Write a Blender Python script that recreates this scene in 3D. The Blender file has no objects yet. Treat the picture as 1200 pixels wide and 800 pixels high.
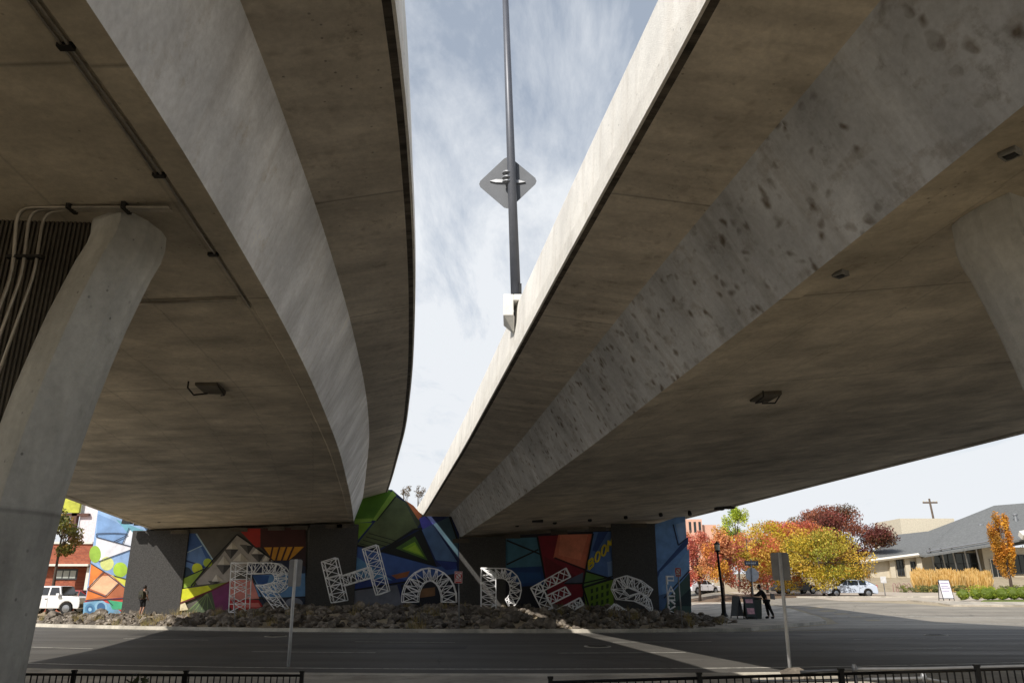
import bpy, bmesh, math, random
from mathutils import Vector, Matrix, noise
random.seed(7)
R = math.radians
sc = bpy.context.scene
COL = sc.collection
EYE = 1.6
# ------------------------------------------------------------------ camera
F = 900.0
TH = math.atan(290.0 / F)
cT, sT = math.cos(TH), math.sin(TH)
cam = bpy.data.cameras.new('camera'); camo = bpy.data.objects.new('camera', cam); COL.objects.link(camo)
cam.sensor_width = 36; cam.lens = 27.0; cam.clip_end = 5000; cam.clip_start = .05
camo.location = (0, 0, EYE); camo.rotation_euler = (R(90) + TH, 0, 0)
sc.camera = camo

def at(px, py, Y):
    """surveyed point of the place: photo direction (px,py) at distance Y in front of the viewer"""
    u = (px - 600) / F; v = (400 - py) / F
    y = cT - v * sT; z = sT + v * cT
    k = Y / y
    return Vector((u * k, Y, EYE + z * k))

def lin(c):
    return tuple(((x / 255) / 12.92 if x / 255 <= .04045 else ((x / 255 + .055) / 1.055) ** 2.4) for x in c)

def lerp(a, b, t): return a + (b - a) * t
def interp(tab, y):
    if y <= tab[0][0]: return tab[0][1]
    for (a, va), (b, vb) in zip(tab, tab[1:]):
        if y <= b:
            return va + (vb - va) * (y - a) / (b - a)
    return tab[-1][1]
def smooth(tab, y, r=2.2):
    return sum(interp(tab, y + d * r) * w for d, w in ((-1, .2), (-.5, .2), (0, .2), (.5, .2), (1, .2)))

# ------------------------------------------------------------------ mesh builder
class MB:
    def __init__(s): s.v = []; s.f = []; s.c = []; s.m = []; s.uv = []
    def face(s, pts, col=None, mi=0, uv=None):
        n = len(s.v); s.v += [tuple(p) for p in pts]; s.f.append(tuple(range(n, n + len(pts))))
        s.c.append(col or (1, 1, 1)); s.m.append(mi); s.uv.append(uv)
    def poly(s, vs, fs, col=None, mi=0):
        n = len(s.v); s.v += [tuple(p) for p in vs]
        for f in fs:
            s.f.append(tuple(n + i for i in f)); s.c.append(col or (1, 1, 1)); s.m.append(mi); s.uv.append(None)
    def box(s, x0, x1, y0, y1, z0, z1, col=None, mi=0, M=None):
        vs = [Vector((x, y, z)) for z in (z0, z1) for y in (y0, y1) for x in (x0, x1)]
        if M: vs = [M @ p for p in vs]
        s.poly(vs, [(0, 2, 3, 1), (4, 5, 7, 6), (0, 1, 5, 4), (2, 6, 7, 3), (0, 4, 6, 2), (1, 3, 7, 5)], col, mi)
    def tube(s, pts, r, n=6, col=None, mi=0, r2=None, caps=True):
        pts = [Vector(p) for p in pts]
        rings = []
        up0 = None
        for i, p in enumerate(pts):
            d = (pts[min(i + 1, len(pts) - 1)] - pts[max(i - 1, 0)])
            if d.length < 1e-7: d = Vector((0, 0, 1))
            d.normalize()
            a = Vector((0, 0, 1)) if abs(d.z) < .9 else Vector((1, 0, 0))
            if up0 is not None:
                a = up0
            x = d.cross(a)
            if x.length < 1e-5: x = d.cross(Vector((0, 1, 0.3)))
            x.normalize(); y = x.cross(d).normalized(); up0 = y
            rr = r if r2 is None else lerp(r, r2, i / max(1, len(pts) - 1))
            rings.append([p + (x * math.cos(2 * math.pi * k / n) + y * math.sin(2 * math.pi * k / n)) * rr for k in range(n)])
        vs = [q for rg in rings for q in rg]
        fs = []
        for i in range(len(rings) - 1):
            for k in range(n):
                a = i * n + k; b = i * n + (k + 1) % n
                fs.append((a, b, b + n, a + n))
        if caps:
            fs.append(tuple(range(n))[::-1]); fs.append(tuple((len(rings) - 1) * n + k for k in range(n)))
        s.poly(vs, fs, col, mi)
    def lathe(s, prof, n=16, M=None, col=None, mi=0):
        vs = []
        for r_, z in prof:
            for k in range(n):
                a = 2 * math.pi * k / n
                p = Vector((r_ * math.cos(a), r_ * math.sin(a), z)); vs.append(M @ p if M else p)
        fs = []
        for i in range(len(prof) - 1):
            for k in range(n):
                a = i * n + k; b = i * n + (k + 1) % n
                fs.append((a, b, b + n, a + n))
        fs.append(tuple(range(n))[::-1]); fs.append(tuple((len(prof) - 1) * n + k for k in range(n)))
        s.poly(vs, fs, col, mi)
    def prism(s, pts, axis, d0, d1, col=None, mi=0, M=None):
        """polygon pts (2d) extruded along axis ('y': pts are x,z ; 'z': pts are x,y)"""
        def mk(p, d): return Vector((p[0], d, p[1])) if axis == 'y' else (Vector((p[0], p[1], d)) if axis == 'z' else Vector((d, p[0], p[1])))
        n = len(pts); vs = [mk(p, d0) for p in pts] + [mk(p, d1) for p in pts]
        if M: vs = [M @ p for p in vs]
        fs = [tuple(range(n)), tuple(range(n, 2 * n))[::-1]] + [(i, i + n, (i + 1) % n + n, (i + 1) % n) for i in range(n)]
        s.poly(vs, fs, col, mi)
    def build(s, name, mats, parent=None, smoothed=False, bevel=0, recalc=True, weld=False):
        me = bpy.data.meshes.new(name); me.from_pydata(s.v, [], s.f)
        if not isinstance(mats, (list, tuple)): mats = [mats]
        for m in mats: me.materials.append(m)
        ca = me.color_attributes.new('Col', 'FLOAT_COLOR', 'CORNER')
        hasuv = any(u for u in s.uv)
        ul = me.uv_layers.new(name='UVMap') if hasuv else None
        for i, p in enumerate(me.polygons):
            p.material_index = s.m[i]; c = s.c[i]; p.use_smooth = smoothed
            for j, li in enumerate(p.loop_indices):
                ca.data[li].color = (c[0], c[1], c[2], 1)
                if ul and s.uv[i]: ul.data[li].uv = s.uv[i][j]
        if recalc or weld:
            bm = bmesh.new(); bm.from_mesh(me)
            if weld: bmesh.ops.remove_doubles(bm, verts=bm.verts, dist=.0005)
            if recalc: bmesh.ops.recalc_face_normals(bm, faces=bm.faces)
            bm.to_mesh(me); bm.free()
        o = bpy.data.objects.new(name, me); COL.objects.link(o)
        if parent: o.parent = parent
        if bevel:
            b = o.modifiers.new('bevel', 'BEVEL'); b.width = bevel; b.segments = 2; b.limit_method = 'ANGLE'; b.angle_limit = R(35)
        return o

def tag(o, label=None, cat=None, group=None, kind=None):
    if label: o['label'] = label
    if cat: o['category'] = cat
    if group: o['group'] = group
    if kind: o['kind'] = kind
    return o
def empty(name, loc=(0, 0, 0), rz=0, label=None, cat=None, group=None):
    o = bpy.data.objects.new(name, None); COL.objects.link(o); o.location = loc; o.rotation_euler = (0, 0, rz)
    return tag(o, label, cat, group)
def kids(o): return [c for c in bpy.data.objects if c.parent == o]
def copy_tree(o, parent=None):
    c = o.copy(); COL.objects.link(c); c.parent = parent
    for ch in kids(o): copy_tree(ch, c)
    return c

# ------------------------------------------------------------------ materials
def newmat(name):
    m = bpy.data.materials.new(name); m.use_nodes = True
    nt = m.node_tree; b = nt.nodes['Principled BSDF']
    return m, nt, b
def N(nt, t, **kw):
    n = nt.nodes.new(t)
    for k, v in kw.items(): setattr(n, k, v)
    return n
def ramp(nt, fac, stops):
    r = N(nt, 'ShaderNodeValToRGB'); e = r.color_ramp.elements
    while len(e) < len(stops): e.new(.5)
    for q, (p, c) in zip(e, stops):
        q.position = p; q.color = (c[0], c[1], c[2], 1) if isinstance(c, (tuple, list)) else (c, c, c, 1)
    nt.links.new(fac, r.inputs[0]); return r.outputs[0]
def tex(nt, vec, scale, detail=6, rough=.6, dist=0):
    n = N(nt, 'ShaderNodeTexNoise'); n.inputs['Scale'].default_value = scale; n.inputs['Detail'].default_value = detail
    n.inputs['Roughness'].default_value = rough; n.inputs['Distortion'].default_value = dist
    nt.links.new(vec, n.inputs['Vector']); return n.outputs[0]
def mapping(nt, vec, sc_=(1, 1, 1), rot=(0, 0, 0), loc=(0, 0, 0)):
    m = N(nt, 'ShaderNodeMapping'); m.inputs['Scale'].default_value = sc_; m.inputs['Rotation'].default_value = rot; m.inputs['Location'].default_value = loc
    nt.links.new(vec, m.inputs['Vector']); return m.outputs[0]
def mul(nt, a, b, fac=1.0, mode='MULTIPLY'):
    m = N(nt, 'ShaderNodeMix', data_type='RGBA', blend_type=mode)
    if isinstance(fac, (int, float)): m.inputs[0].default_value = fac
    else: nt.links.new(fac, m.inputs[0])
    for i, x in ((6, a), (7, b)):
        if isinstance(x, tuple): m.inputs[i].default_value = (*x[:3], 1)
        else: nt.links.new(x, m.inputs[i])
    return m.outputs[2]
def bump(nt, b, h, strength=.3, dist=.02):
    n = N(nt, 'ShaderNodeBump'); n.inputs['Strength'].default_value = strength; n.inputs['Distance'].default_value = dist
    nt.links.new(h, n.inputs['Height']); nt.links.new(n.outputs[0], b.inputs['Normal'])

def concrete(name, base, uvmap=False, spots=0, streak=(1, 1, 1), streakamt=.35, joints=0, bumpy=.25, dark=(.35, .3, .25), mott=.55, fine=14, rust=0, holes=0, boards=0, runs=0, pour=0):
    m, nt, b = newmat(name)
    tc = N(nt, 'ShaderNodeTexCoord'); vec = tc.outputs['Object']
    v2 = tc.outputs['UV'] if uvmap else vec
    c1 = ramp(nt, tex(nt, vec, .6, 8, .65), [(.3, mott), (.7, 1.15)])
    c2 = ramp(nt, tex(nt, vec, fine, 8, .7), [(.25, .82), (.75, 1.1)])
    st = ramp(nt, tex(nt, mapping(nt, v2, streak), 1.0, 6, .6, .4), [(.35, 1 - streakamt), (.62, 1.08)])
    col = mul(nt, mul(nt, mul(nt, lin(base), c1), c2), st)
    if spots:
        vo = N(nt, 'ShaderNodeTexVoronoi', feature='F1'); vo.inputs['Scale'].default_value = 3.6; vo.inputs['Randomness'].default_value = 1
        wv = N(nt, 'ShaderNodeVectorMath', operation='ADD'); nz = N(nt, 'ShaderNodeTexNoise'); nz.inputs['Scale'].default_value = 3; nt.links.new(v2, nz.inputs['Vector'])
        sc3 = N(nt, 'ShaderNodeVectorMath', operation='SCALE'); sc3.inputs['Scale'].default_value = .35; nt.links.new(nz.outputs[1], sc3.inputs[0])
        nt.links.new(v2, wv.inputs[0]); nt.links.new(sc3.outputs[0], wv.inputs[1]); nt.links.new(wv.outputs[0], vo.inputs['Vector'])
        sp = ramp(nt, vo.outputs['Distance'], [(.10, .0), (.34, 1.0)])
        msk = ramp(nt, tex(nt, mapping(nt, v2, (.55, .9, 1)), 1.0, 4, .6), [(.40, 1.0), (.52, 0.0)])
        mk = N(nt, 'ShaderNodeMath', operation='MAXIMUM'); nt.links.new(sp, mk.inputs[0]); nt.links.new(msk, mk.inputs[1])
        dk = ramp(nt, mk.outputs[0], [(0, (.34, .28, .22)), (1, (1, 1, 1))])
        col = mul(nt, col, dk, spots)
        # bigger, faint rust coloured blotches
        bl = ramp(nt, tex(nt, mapping(nt, v2, (1.6, 2.2, 1), loc=(3, 7, 0)), 1.0, 5, .7), [(.36, (.5, .42, .34)), (.46, (1, 1, 1))])
        col = mul(nt, col, bl, spots * .4)
    if joints:
        sx = N(nt, 'ShaderNodeSeparateXYZ'); nt.links.new(v2, sx.inputs[0])
        md = N(nt, 'ShaderNodeMath', operation='PINGPONG'); md.inputs[1].default_value = joints; nt.links.new(sx.outputs[0], md.inputs[0])
        j = ramp(nt, md.outputs[0], [(0, .45), (.035, 1)])
        col = mul(nt, col, j, .8)
    if holes:      # bug holes left by the formwork
        vh = N(nt, 'ShaderNodeTexVoronoi', feature='F1'); vh.inputs['Scale'].default_value = 7.0; nt.links.new(vec, vh.inputs['Vector'])
        h1 = ramp(nt, vh.outputs['Distance'], [(.06, 0.0), (.13, 1.0)])
        h2 = ramp(nt, tex(nt, vec, 1.1, 4, .6), [(.48, 1.0), (.6, 0.0)])
        hm = N(nt, 'ShaderNodeMath', operation='MAXIMUM'); nt.links.new(h1, hm.inputs[0]); nt.links.new(h2, hm.inputs[1])
        col = mul(nt, col, ramp(nt, hm.outputs[0], [(0, .42), (1, 1.0)]))
    if boards:     # faint plywood form edges running along the deck
        s2 = N(nt, 'ShaderNodeSeparateXYZ'); nt.links.new(v2, s2.inputs[0])
        m2 = N(nt, 'ShaderNodeMath', operation='PINGPONG'); m2.inputs[1].default_value = .61; nt.links.new(s2.outputs[1], m2.inputs[0])
        col = mul(nt, col, ramp(nt, m2.outputs[0], [(0, .72), (.022, 1)]), .8)
    if pour:       # horizontal pour joint with a darker, dirtier lift below
        s3 = N(nt, 'ShaderNodeSeparateXYZ'); nt.links.new(vec, s3.inputs[0])
        dv = N(nt, 'ShaderNodeMath', operation='DIVIDE'); dv.inputs[1].default_value = pour * 2; nt.links.new(s3.outputs[2], dv.inputs[0])
        col = mul(nt, col, ramp(nt, dv.outputs[0], [(0, .5), (.12, .68), (.488, .82), (.495, .5), (.502, 1.0)]))
    if runs:       # water runs down the face
        rn = ramp(nt, tex(nt, mapping(nt, v2, (3.2, .28, 1), loc=(5, 1, 0)), 1.0, 5, .65, .2), [(.36, (.45, .38, .3)), (.5, (1, 1, 1))])
        col = mul(nt, col, rn, runs)
    # occasional dark dirt patches
    dp = ramp(nt, tex(nt, vec, 1.7, 10, .75), [(.28, dark), (.42, (1, 1, 1))])
    col = mul(nt, col, dp, .7)
    nt.links.new(col, b.inputs['Base Color']); b.inputs['Roughness'].default_value = .9
    bump(nt, b, tex(nt, vec, fine * 2.2, 8, .7), bumpy, .015)
    return m

def plain(name, col, rough=.6, metal=0, var=.2, scale=6, bmp=0, spec=None):
    m, nt, b = newmat(name)
    tc = N(nt, 'ShaderNodeTexCoord'); vec = tc.outputs['Object']
    c = mul(nt, lin(col), ramp(nt, tex(nt, vec, scale, 6), [(.3, 1 - var), (.7, 1 + var * .4)]))
    nt.links.new(c, b.inputs['Base Color']); b.inputs['Roughness'].default_value = rough; b.inputs['Metallic'].default_value = metal
    if spec is not None: b.inputs['Specular IOR Level'].default_value = spec
    if bmp: bump(nt, b, tex(nt, vec, scale * 4, 8, .7), bmp, .02)
    return m
def vcol(name, rough=.8, var=.25, scale=3, bmp=.15, trans=0, fine=30):
    m, nt, b = newmat(name)
    a = N(nt, 'ShaderNodeVertexColor'); a.layer_name = 'Col'
    tc = N(nt, 'ShaderNodeTexCoord'); vec = tc.outputs['Object']
    c = mul(nt, a.outputs[0], ramp(nt, tex(nt, vec, scale, 8, .65), [(.3, 1 - var), (.7, 1 + var * .3)]))
    nt.links.new(c, b.inputs['Base Color']); b.inputs['Roughness'].default_value = rough
    if bmp: bump(nt, b, tex(nt, vec, fine, 6, .7), bmp, .02)
    if trans:
        t = N(nt, 'ShaderNodeBsdfTranslucent'); nt.links.new(c, t.inputs[0])
        mx = N(nt, 'ShaderNodeMixShader'); mx.inputs[0].default_value = trans
        nt.links.new(b.outputs[0], mx.inputs[1]); nt.links.new(t.outputs[0], mx.inputs[2])
        nt.links.new(mx.outputs[0], nt.nodes['Material Output'].inputs[0])
    return m

M = {}
M['soffit'] = concrete('soffit_concrete', (216, 206, 188), True, streak=(1.6, .9, 1), streakamt=.16, joints=2.4, mott=.55, dark=(.6, .54, .46), holes=1, boards=1)
M['webL'] = concrete('web_concrete_pale', (246, 248, 252), True, streak=(.9, .6, 1), streakamt=.2, mott=.74, dark=(.66, .58, .46), joints=0, runs=.2)
M['webR'] = concrete('web_concrete_spotted', (210, 212, 214), True, spots=1.0, streak=(.9, .4, 1), streakamt=.2, mott=.72, runs=.28)
M['overhang'] = concrete('overhang_concrete', (222, 213, 198), True, spots=.3, streak=(2.2, .4, 1), streakamt=.2, joints=2.4, mott=.7, holes=1)
M['barrier'] = concrete('barrier_concrete', (232, 229, 222), True, streak=(1.2, .5, 1), streakamt=.07, mott=.88, fine=26, bumpy=.8, dark=(.7, .66, .6), runs=.18, holes=1)
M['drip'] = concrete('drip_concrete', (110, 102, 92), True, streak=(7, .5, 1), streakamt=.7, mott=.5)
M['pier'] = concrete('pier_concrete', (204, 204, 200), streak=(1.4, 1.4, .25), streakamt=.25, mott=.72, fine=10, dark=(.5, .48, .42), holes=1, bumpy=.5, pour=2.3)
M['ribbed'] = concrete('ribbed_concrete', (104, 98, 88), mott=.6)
M['kerb'] = concrete('kerb_concrete', (205, 198, 184), mott=.75, bumpy=.3)
M['walk'] = concrete('pavement_concrete', (196, 187, 172), mott=.7, bumpy=.3)
M['paint'] = vcol('mural_paint', .7, .36, 1.1, .5, fine=14)
M['stucco'] = plain('stucco_dark', (74, 73, 72), .95, 0, .45, 16, 1.0)
M['wallback'] = concrete('wall_concrete', (110, 108, 104))
M['galv'] = plain('galvanised_steel', (150, 152, 155), .45, .6, .2, 8)
M['conduit'] = plain('conduit_steel', (176, 170, 160), .35, .6, .3, 6)
M['clamp'] = plain('clamp_steel', (40, 38, 36), .6, .3)
M['truss'] = plain('white_painted_steel', (242, 242, 244), .45, 0, .1, 10)
M['darkpole'] = plain('dark_painted_pole', (95, 98, 106), .45, .3, .15, 3)
M['blackiron'] = plain('black_iron', (14, 14, 15), .5, .4, .2, 10)
M['signback'] = plain('sign_back_aluminium', (150, 150, 152), .45, .35, .2, 6)
M['signwhite'] = plain('sign_white', (215, 215, 215), .5)
M['red'] = plain('sign_red', (190, 40, 35), .5)
M['blackplastic'] = plain('black_plastic', (22, 22, 22), .5)
M['greenbin'] = plain('green_bin_plastic', (34, 46, 36), .5)
M['glass'] = plain('dark_glass', (28, 34, 38), .08, 0, .1, 2, spec=.8)
M['rubber'] = plain('tyre_rubber', (22, 22, 22), .85)
M['rim'] = plain('rim_alloy', (150, 152, 155), .35, .8)
M['chrome'] = plain('bright_metal', (190, 190, 190), .25, .9)
M['bark'] = plain('bark', (78, 66, 56), .9, 0, .4, 12, .6)
M['leaf'] = vcol('leaves', .65, .25, .9, 0, trans=.28)
M['lamp'] = plain('lamp_glass', (210, 205, 190), .3)
M['skin'] = plain('skin', (150, 110, 90), .6, 0, .08)
M['hair'] = plain('hair', (30, 25, 22), .7)

# asphalt
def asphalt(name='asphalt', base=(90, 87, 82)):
    m, nt, b = newmat(name)
    tc = N(nt, 'ShaderNodeTexCoord'); vec = tc.outputs['Object']
    c = mul(nt, lin(base), ramp(nt, tex(nt, mapping(nt, vec, (.05, .55, 1)), 1.0, 6, .6, .6), [(.3, .62), (.7, 1.2)]))
    c = mul(nt, c, ramp(nt, tex(nt, vec, 45, 4, .8), [(.25, .7), (.75, 1.25)]))
    c = mul(nt, c, ramp(nt, tex(nt, vec, .7, 8, .7), [(.3, .8), (.65, 1.08)]))
    ck = N(nt, 'ShaderNodeTexVoronoi', feature='DISTANCE_TO_EDGE'); ck.inputs['Scale'].default_value = .22
    wv = N(nt, 'ShaderNodeVectorMath', operation='ADD'); nz = N(nt, 'ShaderNodeTexNoise'); nz.inputs['Scale'].default_value = .9; nz.inputs['Detail'].default_value = 8
    nt.links.new(vec, nz.inputs['Vector']); nt.links.new(vec, wv.inputs[0]); nt.links.new(nz.outputs[1], wv.inputs[1]); nt.links.new(wv.outputs[0], ck.inputs['Vector'])
    c = mul(nt, c, ramp(nt, ck.outputs[0], [(0, .45), (.008, 1)]), .7)
    nt.links.new(c, b.inputs['Base Color'])
    rr = ramp(nt, tex(nt, mapping(nt, vec, (.07, .8, 1)), 1.0, 4), [(.3, .6), (.7, .9)]); nt.links.new(rr, b.inputs['Roughness'])
    bump(nt, b, tex(nt, vec, 60, 4, .8), .4, .01)
    return m
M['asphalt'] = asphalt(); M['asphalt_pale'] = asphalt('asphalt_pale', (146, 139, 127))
def roadpaint():
    m, nt, b = newmat('worn_road_paint')
    tc = N(nt, 'ShaderNodeTexCoord'); vec = tc.outputs['Object']
    c = mul(nt, lin((112, 108, 102)), lin((225, 222, 212)), ramp(nt, tex(nt, vec, 5, 10, .8), [(.36, .1), (.56, .85)]), 'MIX')
    nt.links.new(c, b.inputs['Base Color']); b.inputs['Roughness'].default_value = .8
    return m
M['line'] = roadpaint()
def groundmat():
    m, nt, b = newmat('ground_soil')
    tc = N(nt, 'ShaderNodeTexCoord'); vec = tc.outputs['Object']
    c = ramp(nt, tex(nt, vec, 1.4, 10, .7), [(.3, lin((138, 126, 104))), (.55, lin((168, 154, 130))), (.75, lin((140, 136, 98)))])
    nt.links.new(c, b.inputs['Base Color']); b.inputs['Roughness'].default_value = .95
    bump(nt, b, tex(nt, vec, 12, 8, .7), .6, .04)
    return m
M['soil'] = groundmat()
M['lawn'] = plain('mown_grass', (112, 124, 58), .9, 0, .4, 3, .8)
M['mulch'] = plain('mulch', (120, 100, 80), .95, 0, .4, 8, .8)
def rockmat(name, a, b_, c_):
    m, nt, b = newmat(name)
    tc = N(nt, 'ShaderNodeTexCoord'); vec = tc.outputs['Object']
    oi = N(nt, 'ShaderNodeObjectInfo')
    c = ramp(nt, tex(nt, vec, 2.3, 10, .7), [(.3, lin(a)), (.5, lin(b_)), (.72, lin(c_))])
    geo = N(nt, 'ShaderNodeNewGeometry'); b.inputs['Specular IOR Level'].default_value = .2
    rp = ramp(nt, geo.outputs['Random Per Island'], [(0, .5), (1, 1.25)])
    c = mul(nt, c, rp)
    c = mul(nt, c, ramp(nt, oi.outputs['Random'], [(0, .65), (1, 1.2)]))
    nt.links.new(c, b.inputs['Base Color']); b.inputs['Roughness'].default_value = .95
    bump(nt, b, tex(nt, vec, 9, 10, .75), .9, .05)
    return m
M['rock'] = rockmat('basalt_rock', (70, 65, 60), (112, 104, 95), (176, 166, 152))

# ------------------------------------------------------------------ world + sun
w = bpy.data.worlds.new('World'); sc.world = w; w.use_nodes = True
nt = w.node_tree; bg = nt.nodes['Background']
sunv = Vector((-.65, -.98, 1.0)).normalized()
elev = math.asin(sunv.z); az = math.atan2(sunv.x, sunv.y)
sky = N(nt, 'ShaderNodeTexSky'); sky.sky_type = 'NISHITA'; sky.sun_disc = False
sky.sun_elevation = elev; sky.sun_rotation = az; sky.air_density = 1.0; sky.dust_density = 1.2; sky.ozone_density = 1.0
tc = N(nt, 'ShaderNodeTexCoord'); g = tc.outputs['Generated']
sep = N(nt, 'ShaderNodeSeparateXYZ'); nt.links.new(g, sep.inputs[0])
zc = N(nt, 'ShaderNodeMath', operation='MAXIMUM'); zc.inputs[1].default_value = .06; nt.links.new(sep.outputs[2], zc.inputs[0])
dx = N(nt, 'ShaderNodeMath', operation='DIVIDE'); dy = N(nt, 'ShaderNodeMath', operation='DIVIDE')
nt.links.new(sep.outputs[0], dx.inputs[0]); nt.links.new(zc.outputs[0], dx.inputs[1]); nt.links.new(sep.outputs[1], dy.inputs[0]); nt.links.new(zc.outputs[0], dy.inputs[1])
cb = N(nt, 'ShaderNodeCombineXYZ'); nt.links.new(dx.outputs[0], cb.inputs[0]); nt.links.new(dy.outputs[0], cb.inputs[1])
n1 = tex(nt, mapping(nt, cb.outputs[0], (3.0, .8, 1), (0, 0, R(-38)), (1.3, .4, 0)), 1.0, 12, .66, .35)
n2 = tex(nt, mapping(nt, cb.outputs[0], (.55, .35, 1), (0, 0, R(20)), (4.1, 2.0, 0)), 1.0, 5, .5, .3)
ad = N(nt, 'ShaderNodeMath', operation='ADD'); nt.links.new(n1, ad.inputs[0]); nt.links.new(n2, ad.inputs[1])
fr_ = ramp(nt, sep.outputs[1], [(0, .12), (.42, 1.0)])
cl = ramp(nt, ad.outputs[0], [(.40, .0), (.60, 1.0)])
cr = cl.node; cr.color_ramp.elements[0].position = .40; cr.color_ramp.elements[1].position = .54
hf = N(nt, 'ShaderNodeMath', operation='MULTIPLY'); hf.inputs[1].default_value = .5
el = N(nt, 'ShaderNodeMath', operation='MULTIPLY_ADD'); el.inputs[1].default_value = -.30; el.inputs[2].default_value = .21; nt.links.new(sep.outputs[2], el.inputs[0])
ad2 = N(nt, 'ShaderNodeMath', operation='ADD'); nt.links.new(ad.outputs[0], ad2.inputs[0]); nt.links.new(el.outputs[0], ad2.inputs[1])
nt.links.new(ad2.outputs[0], hf.inputs[0]); nt.links.new(hf.outputs[0], cr.inputs[0])
bf = N(nt, 'ShaderNodeMath', operation='MULTIPLY'); bf.inputs[1].default_value = .55; nt.links.new(fr_, bf.inputs[0])
base = mul(nt, sky.outputs[0], (5.4, 6.0, 6.8), bf.outputs[0], 'MIX')
cm = N(nt, 'ShaderNodeMath', operation='MULTIPLY'); nt.links.new(fr_, cm.inputs[1]); nt.links.new(cl, cm.inputs[0])
skyc = mul(nt, base, (7.7, 8.0, 8.4), cm.outputs[0], 'MIX')
hz = ramp(nt, sep.outputs[2], [(0.0, .9), (.34, 0.0)])
hm_ = N(nt, 'ShaderNodeMath', operation='MULTIPLY'); nt.links.new(hz, hm_.inputs[0]); nt.links.new(fr_, hm_.inputs[1])
skyc = mul(nt, skyc, (7.7, 8.0, 8.35), hm_.outputs[0], 'MIX')
nt.links.new(skyc, bg.inputs[0]); bg.inputs[1].default_value = .11
sl = bpy.data.lights.new('sun', 'SUN'); sl.energy = 5.0; sl.angle = R(.5); sl.color = (1, .945, .86)
so = bpy.data.objects.new('sun', sl); COL.objects.link(so); so.rotation_euler = sunv.to_track_quat('Z', 'Y').to_euler()
so.location = (-30, -40, 60)
sc.view_settings.view_transform = 'Standard'; sc.view_settings.look = 'None'; sc.view_settings.exposure = 0

# ------------------------------------------------------------------ ground
GT = [(0, 0), (42, 0), (48, .39), (52, .7), (60, .93), (75, .98), (85, 1.35), (95, 2.9), (120, 3.8), (200, 5)]
def gz(x, y):
    r_ = max(0, min(1, (x - 12) / 10)); r_ = r_ * r_ * (3 - 2 * r_)
    return r_ * interp(GT, y)
def axis(a, b, st, far):
    v = [a + i * st for i in range(int((b - a) / st) + 1)]
    return [-f for f in far[::-1]] + v + far
gx = axis(-90, 130, 2, [200, 400, 900, 2500]); gx = sorted(set(gx)); gyy = [-900, -300, -100] + [-50 + 2 * i for i in range(106)] + [220, 400, 900, 3000]
mb = MB(); vs = [(x, y, gz(x, y)) for y in gyy for x in gx]; nx = len(gx)
mb.poly(vs, [(j * nx + i, j * nx + i + 1, (j + 1) * nx + i + 1, (j + 1) * nx + i) for j in range(len(gyy) - 1) for i in range(nx - 1)])
tag(mb.build('ground', M['soil'], smoothed=True), kind='structure')

def sheet(name, poly, mat, dz, kind='structure', thick=0):
    """flat polygon cut on the 2 m ground grid and laid on the ground, dz above it"""
    bm = bmesh.new(); vs = [bm.verts.new((p[0], p[1], 0)) for p in poly]; bm.faces.new(vs)
    xs = [p[0] for p in poly]; ys = [p[1] for p in poly]
    for ax, lo, hi in ((0, min(xs), max(xs)), (1, min(ys), max(ys))):
        if ax == 1 and hi < 40: continue
        if ax == 0 and max(ys) < 40 : continue
        k = math.floor(lo / 2) * 2
        while k < hi:
            if k > lo:
                co = [0, 0, 0]; no = [0, 0, 0]; co[ax] = k; no[ax] = 1
                bmesh.ops.bisect_plane(bm, geom=bm.verts[:] + bm.edges[:] + bm.faces[:], plane_co=co, plane_no=no)
            k += 2
    if thick:
        r_ = bmesh.ops.extrude_face_region(bm, geom=bm.faces[:])
        top = [e for e in r_['geom'] if isinstance(e, bmesh.types.BMVert)]
        for v in bm.verts: v.co.z = gz(v.co.x, v.co.y) - .05
        for v in top: v.co.z = gz(v.co.x, v.co.y) + dz
    else:
        for v in bm.verts: v.co.z = gz(v.co.x, v.co.y) + dz
    bmesh.ops.recalc_face_normals(bm, faces=bm.faces)
    me = bpy.data.meshes.new(name); bm.to_mesh(me); bm.free(); me.materials.append(mat)
    if not thick:
        for p in me.polygons:
            if p.normal.z < 0: p.flip()
    o = bpy.data.objects.new(name, me); COL.objects.link(o)
    return tag(o, kind=kind)
def rc(y0, x):   # the road bows very slightly
    ax = abs(x); return y0 + (.0112 * ax * ax if ax < 22 else .0112 * 484 + .2 * (ax - 22))
XS = [-90, -60, -40, -30] + [-24 + 2 * i for i in range(25)] + [30, 40, 60, 90]
def band(y0, y1, x0, x1):
    xs = [x0] + [x for x in XS if x0 < x < x1] + [x1]
    return [(x, rc(y0, x)) for x in xs] + [(x, rc(y1, x)) for x in xs[::-1]]
sheet('road', band(15.4, 31.5, -80, 80), M['asphalt'], .006)
side = [(10.2, 33.0), (14, 34.0), (90, 33), (95, 56.5), (60, 50.5), (40, 49.6), (27, 50.2), (22.5, 56), (21, 90), (13.5, 130), (10, 130), (14.5, 90), (18.3, 60), (17.9, 50), (17.2, 44), (16, 40), (13.6, 37.2)]
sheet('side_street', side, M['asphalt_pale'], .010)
# kerbs, pavements
sheet('far_kerb', band(31.5, 31.85, -80, 9.5), M['kerb'], .13, thick=1)
sheet('near_kerb', band(15.0, 15.4, -80, 80), M['kerb'], .12, thick=1)
sheet('near_pavement', band(11.2, 15.0, -80, 80), M['walk'], .115, thick=1)
isl = [(7.2, 32.45), (9.6, 33.0), (12.9, 36.9), (15.4, 40), (16.6, 44), (17.3, 50), (17.7, 60), (14, 90), (11.3, 90), (11.3, 60), (11.3, 47), (9.8, 44), (8.4, 38)]
sheet('corner_pavement', isl, M['walk'], .13, thick=1)
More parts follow.
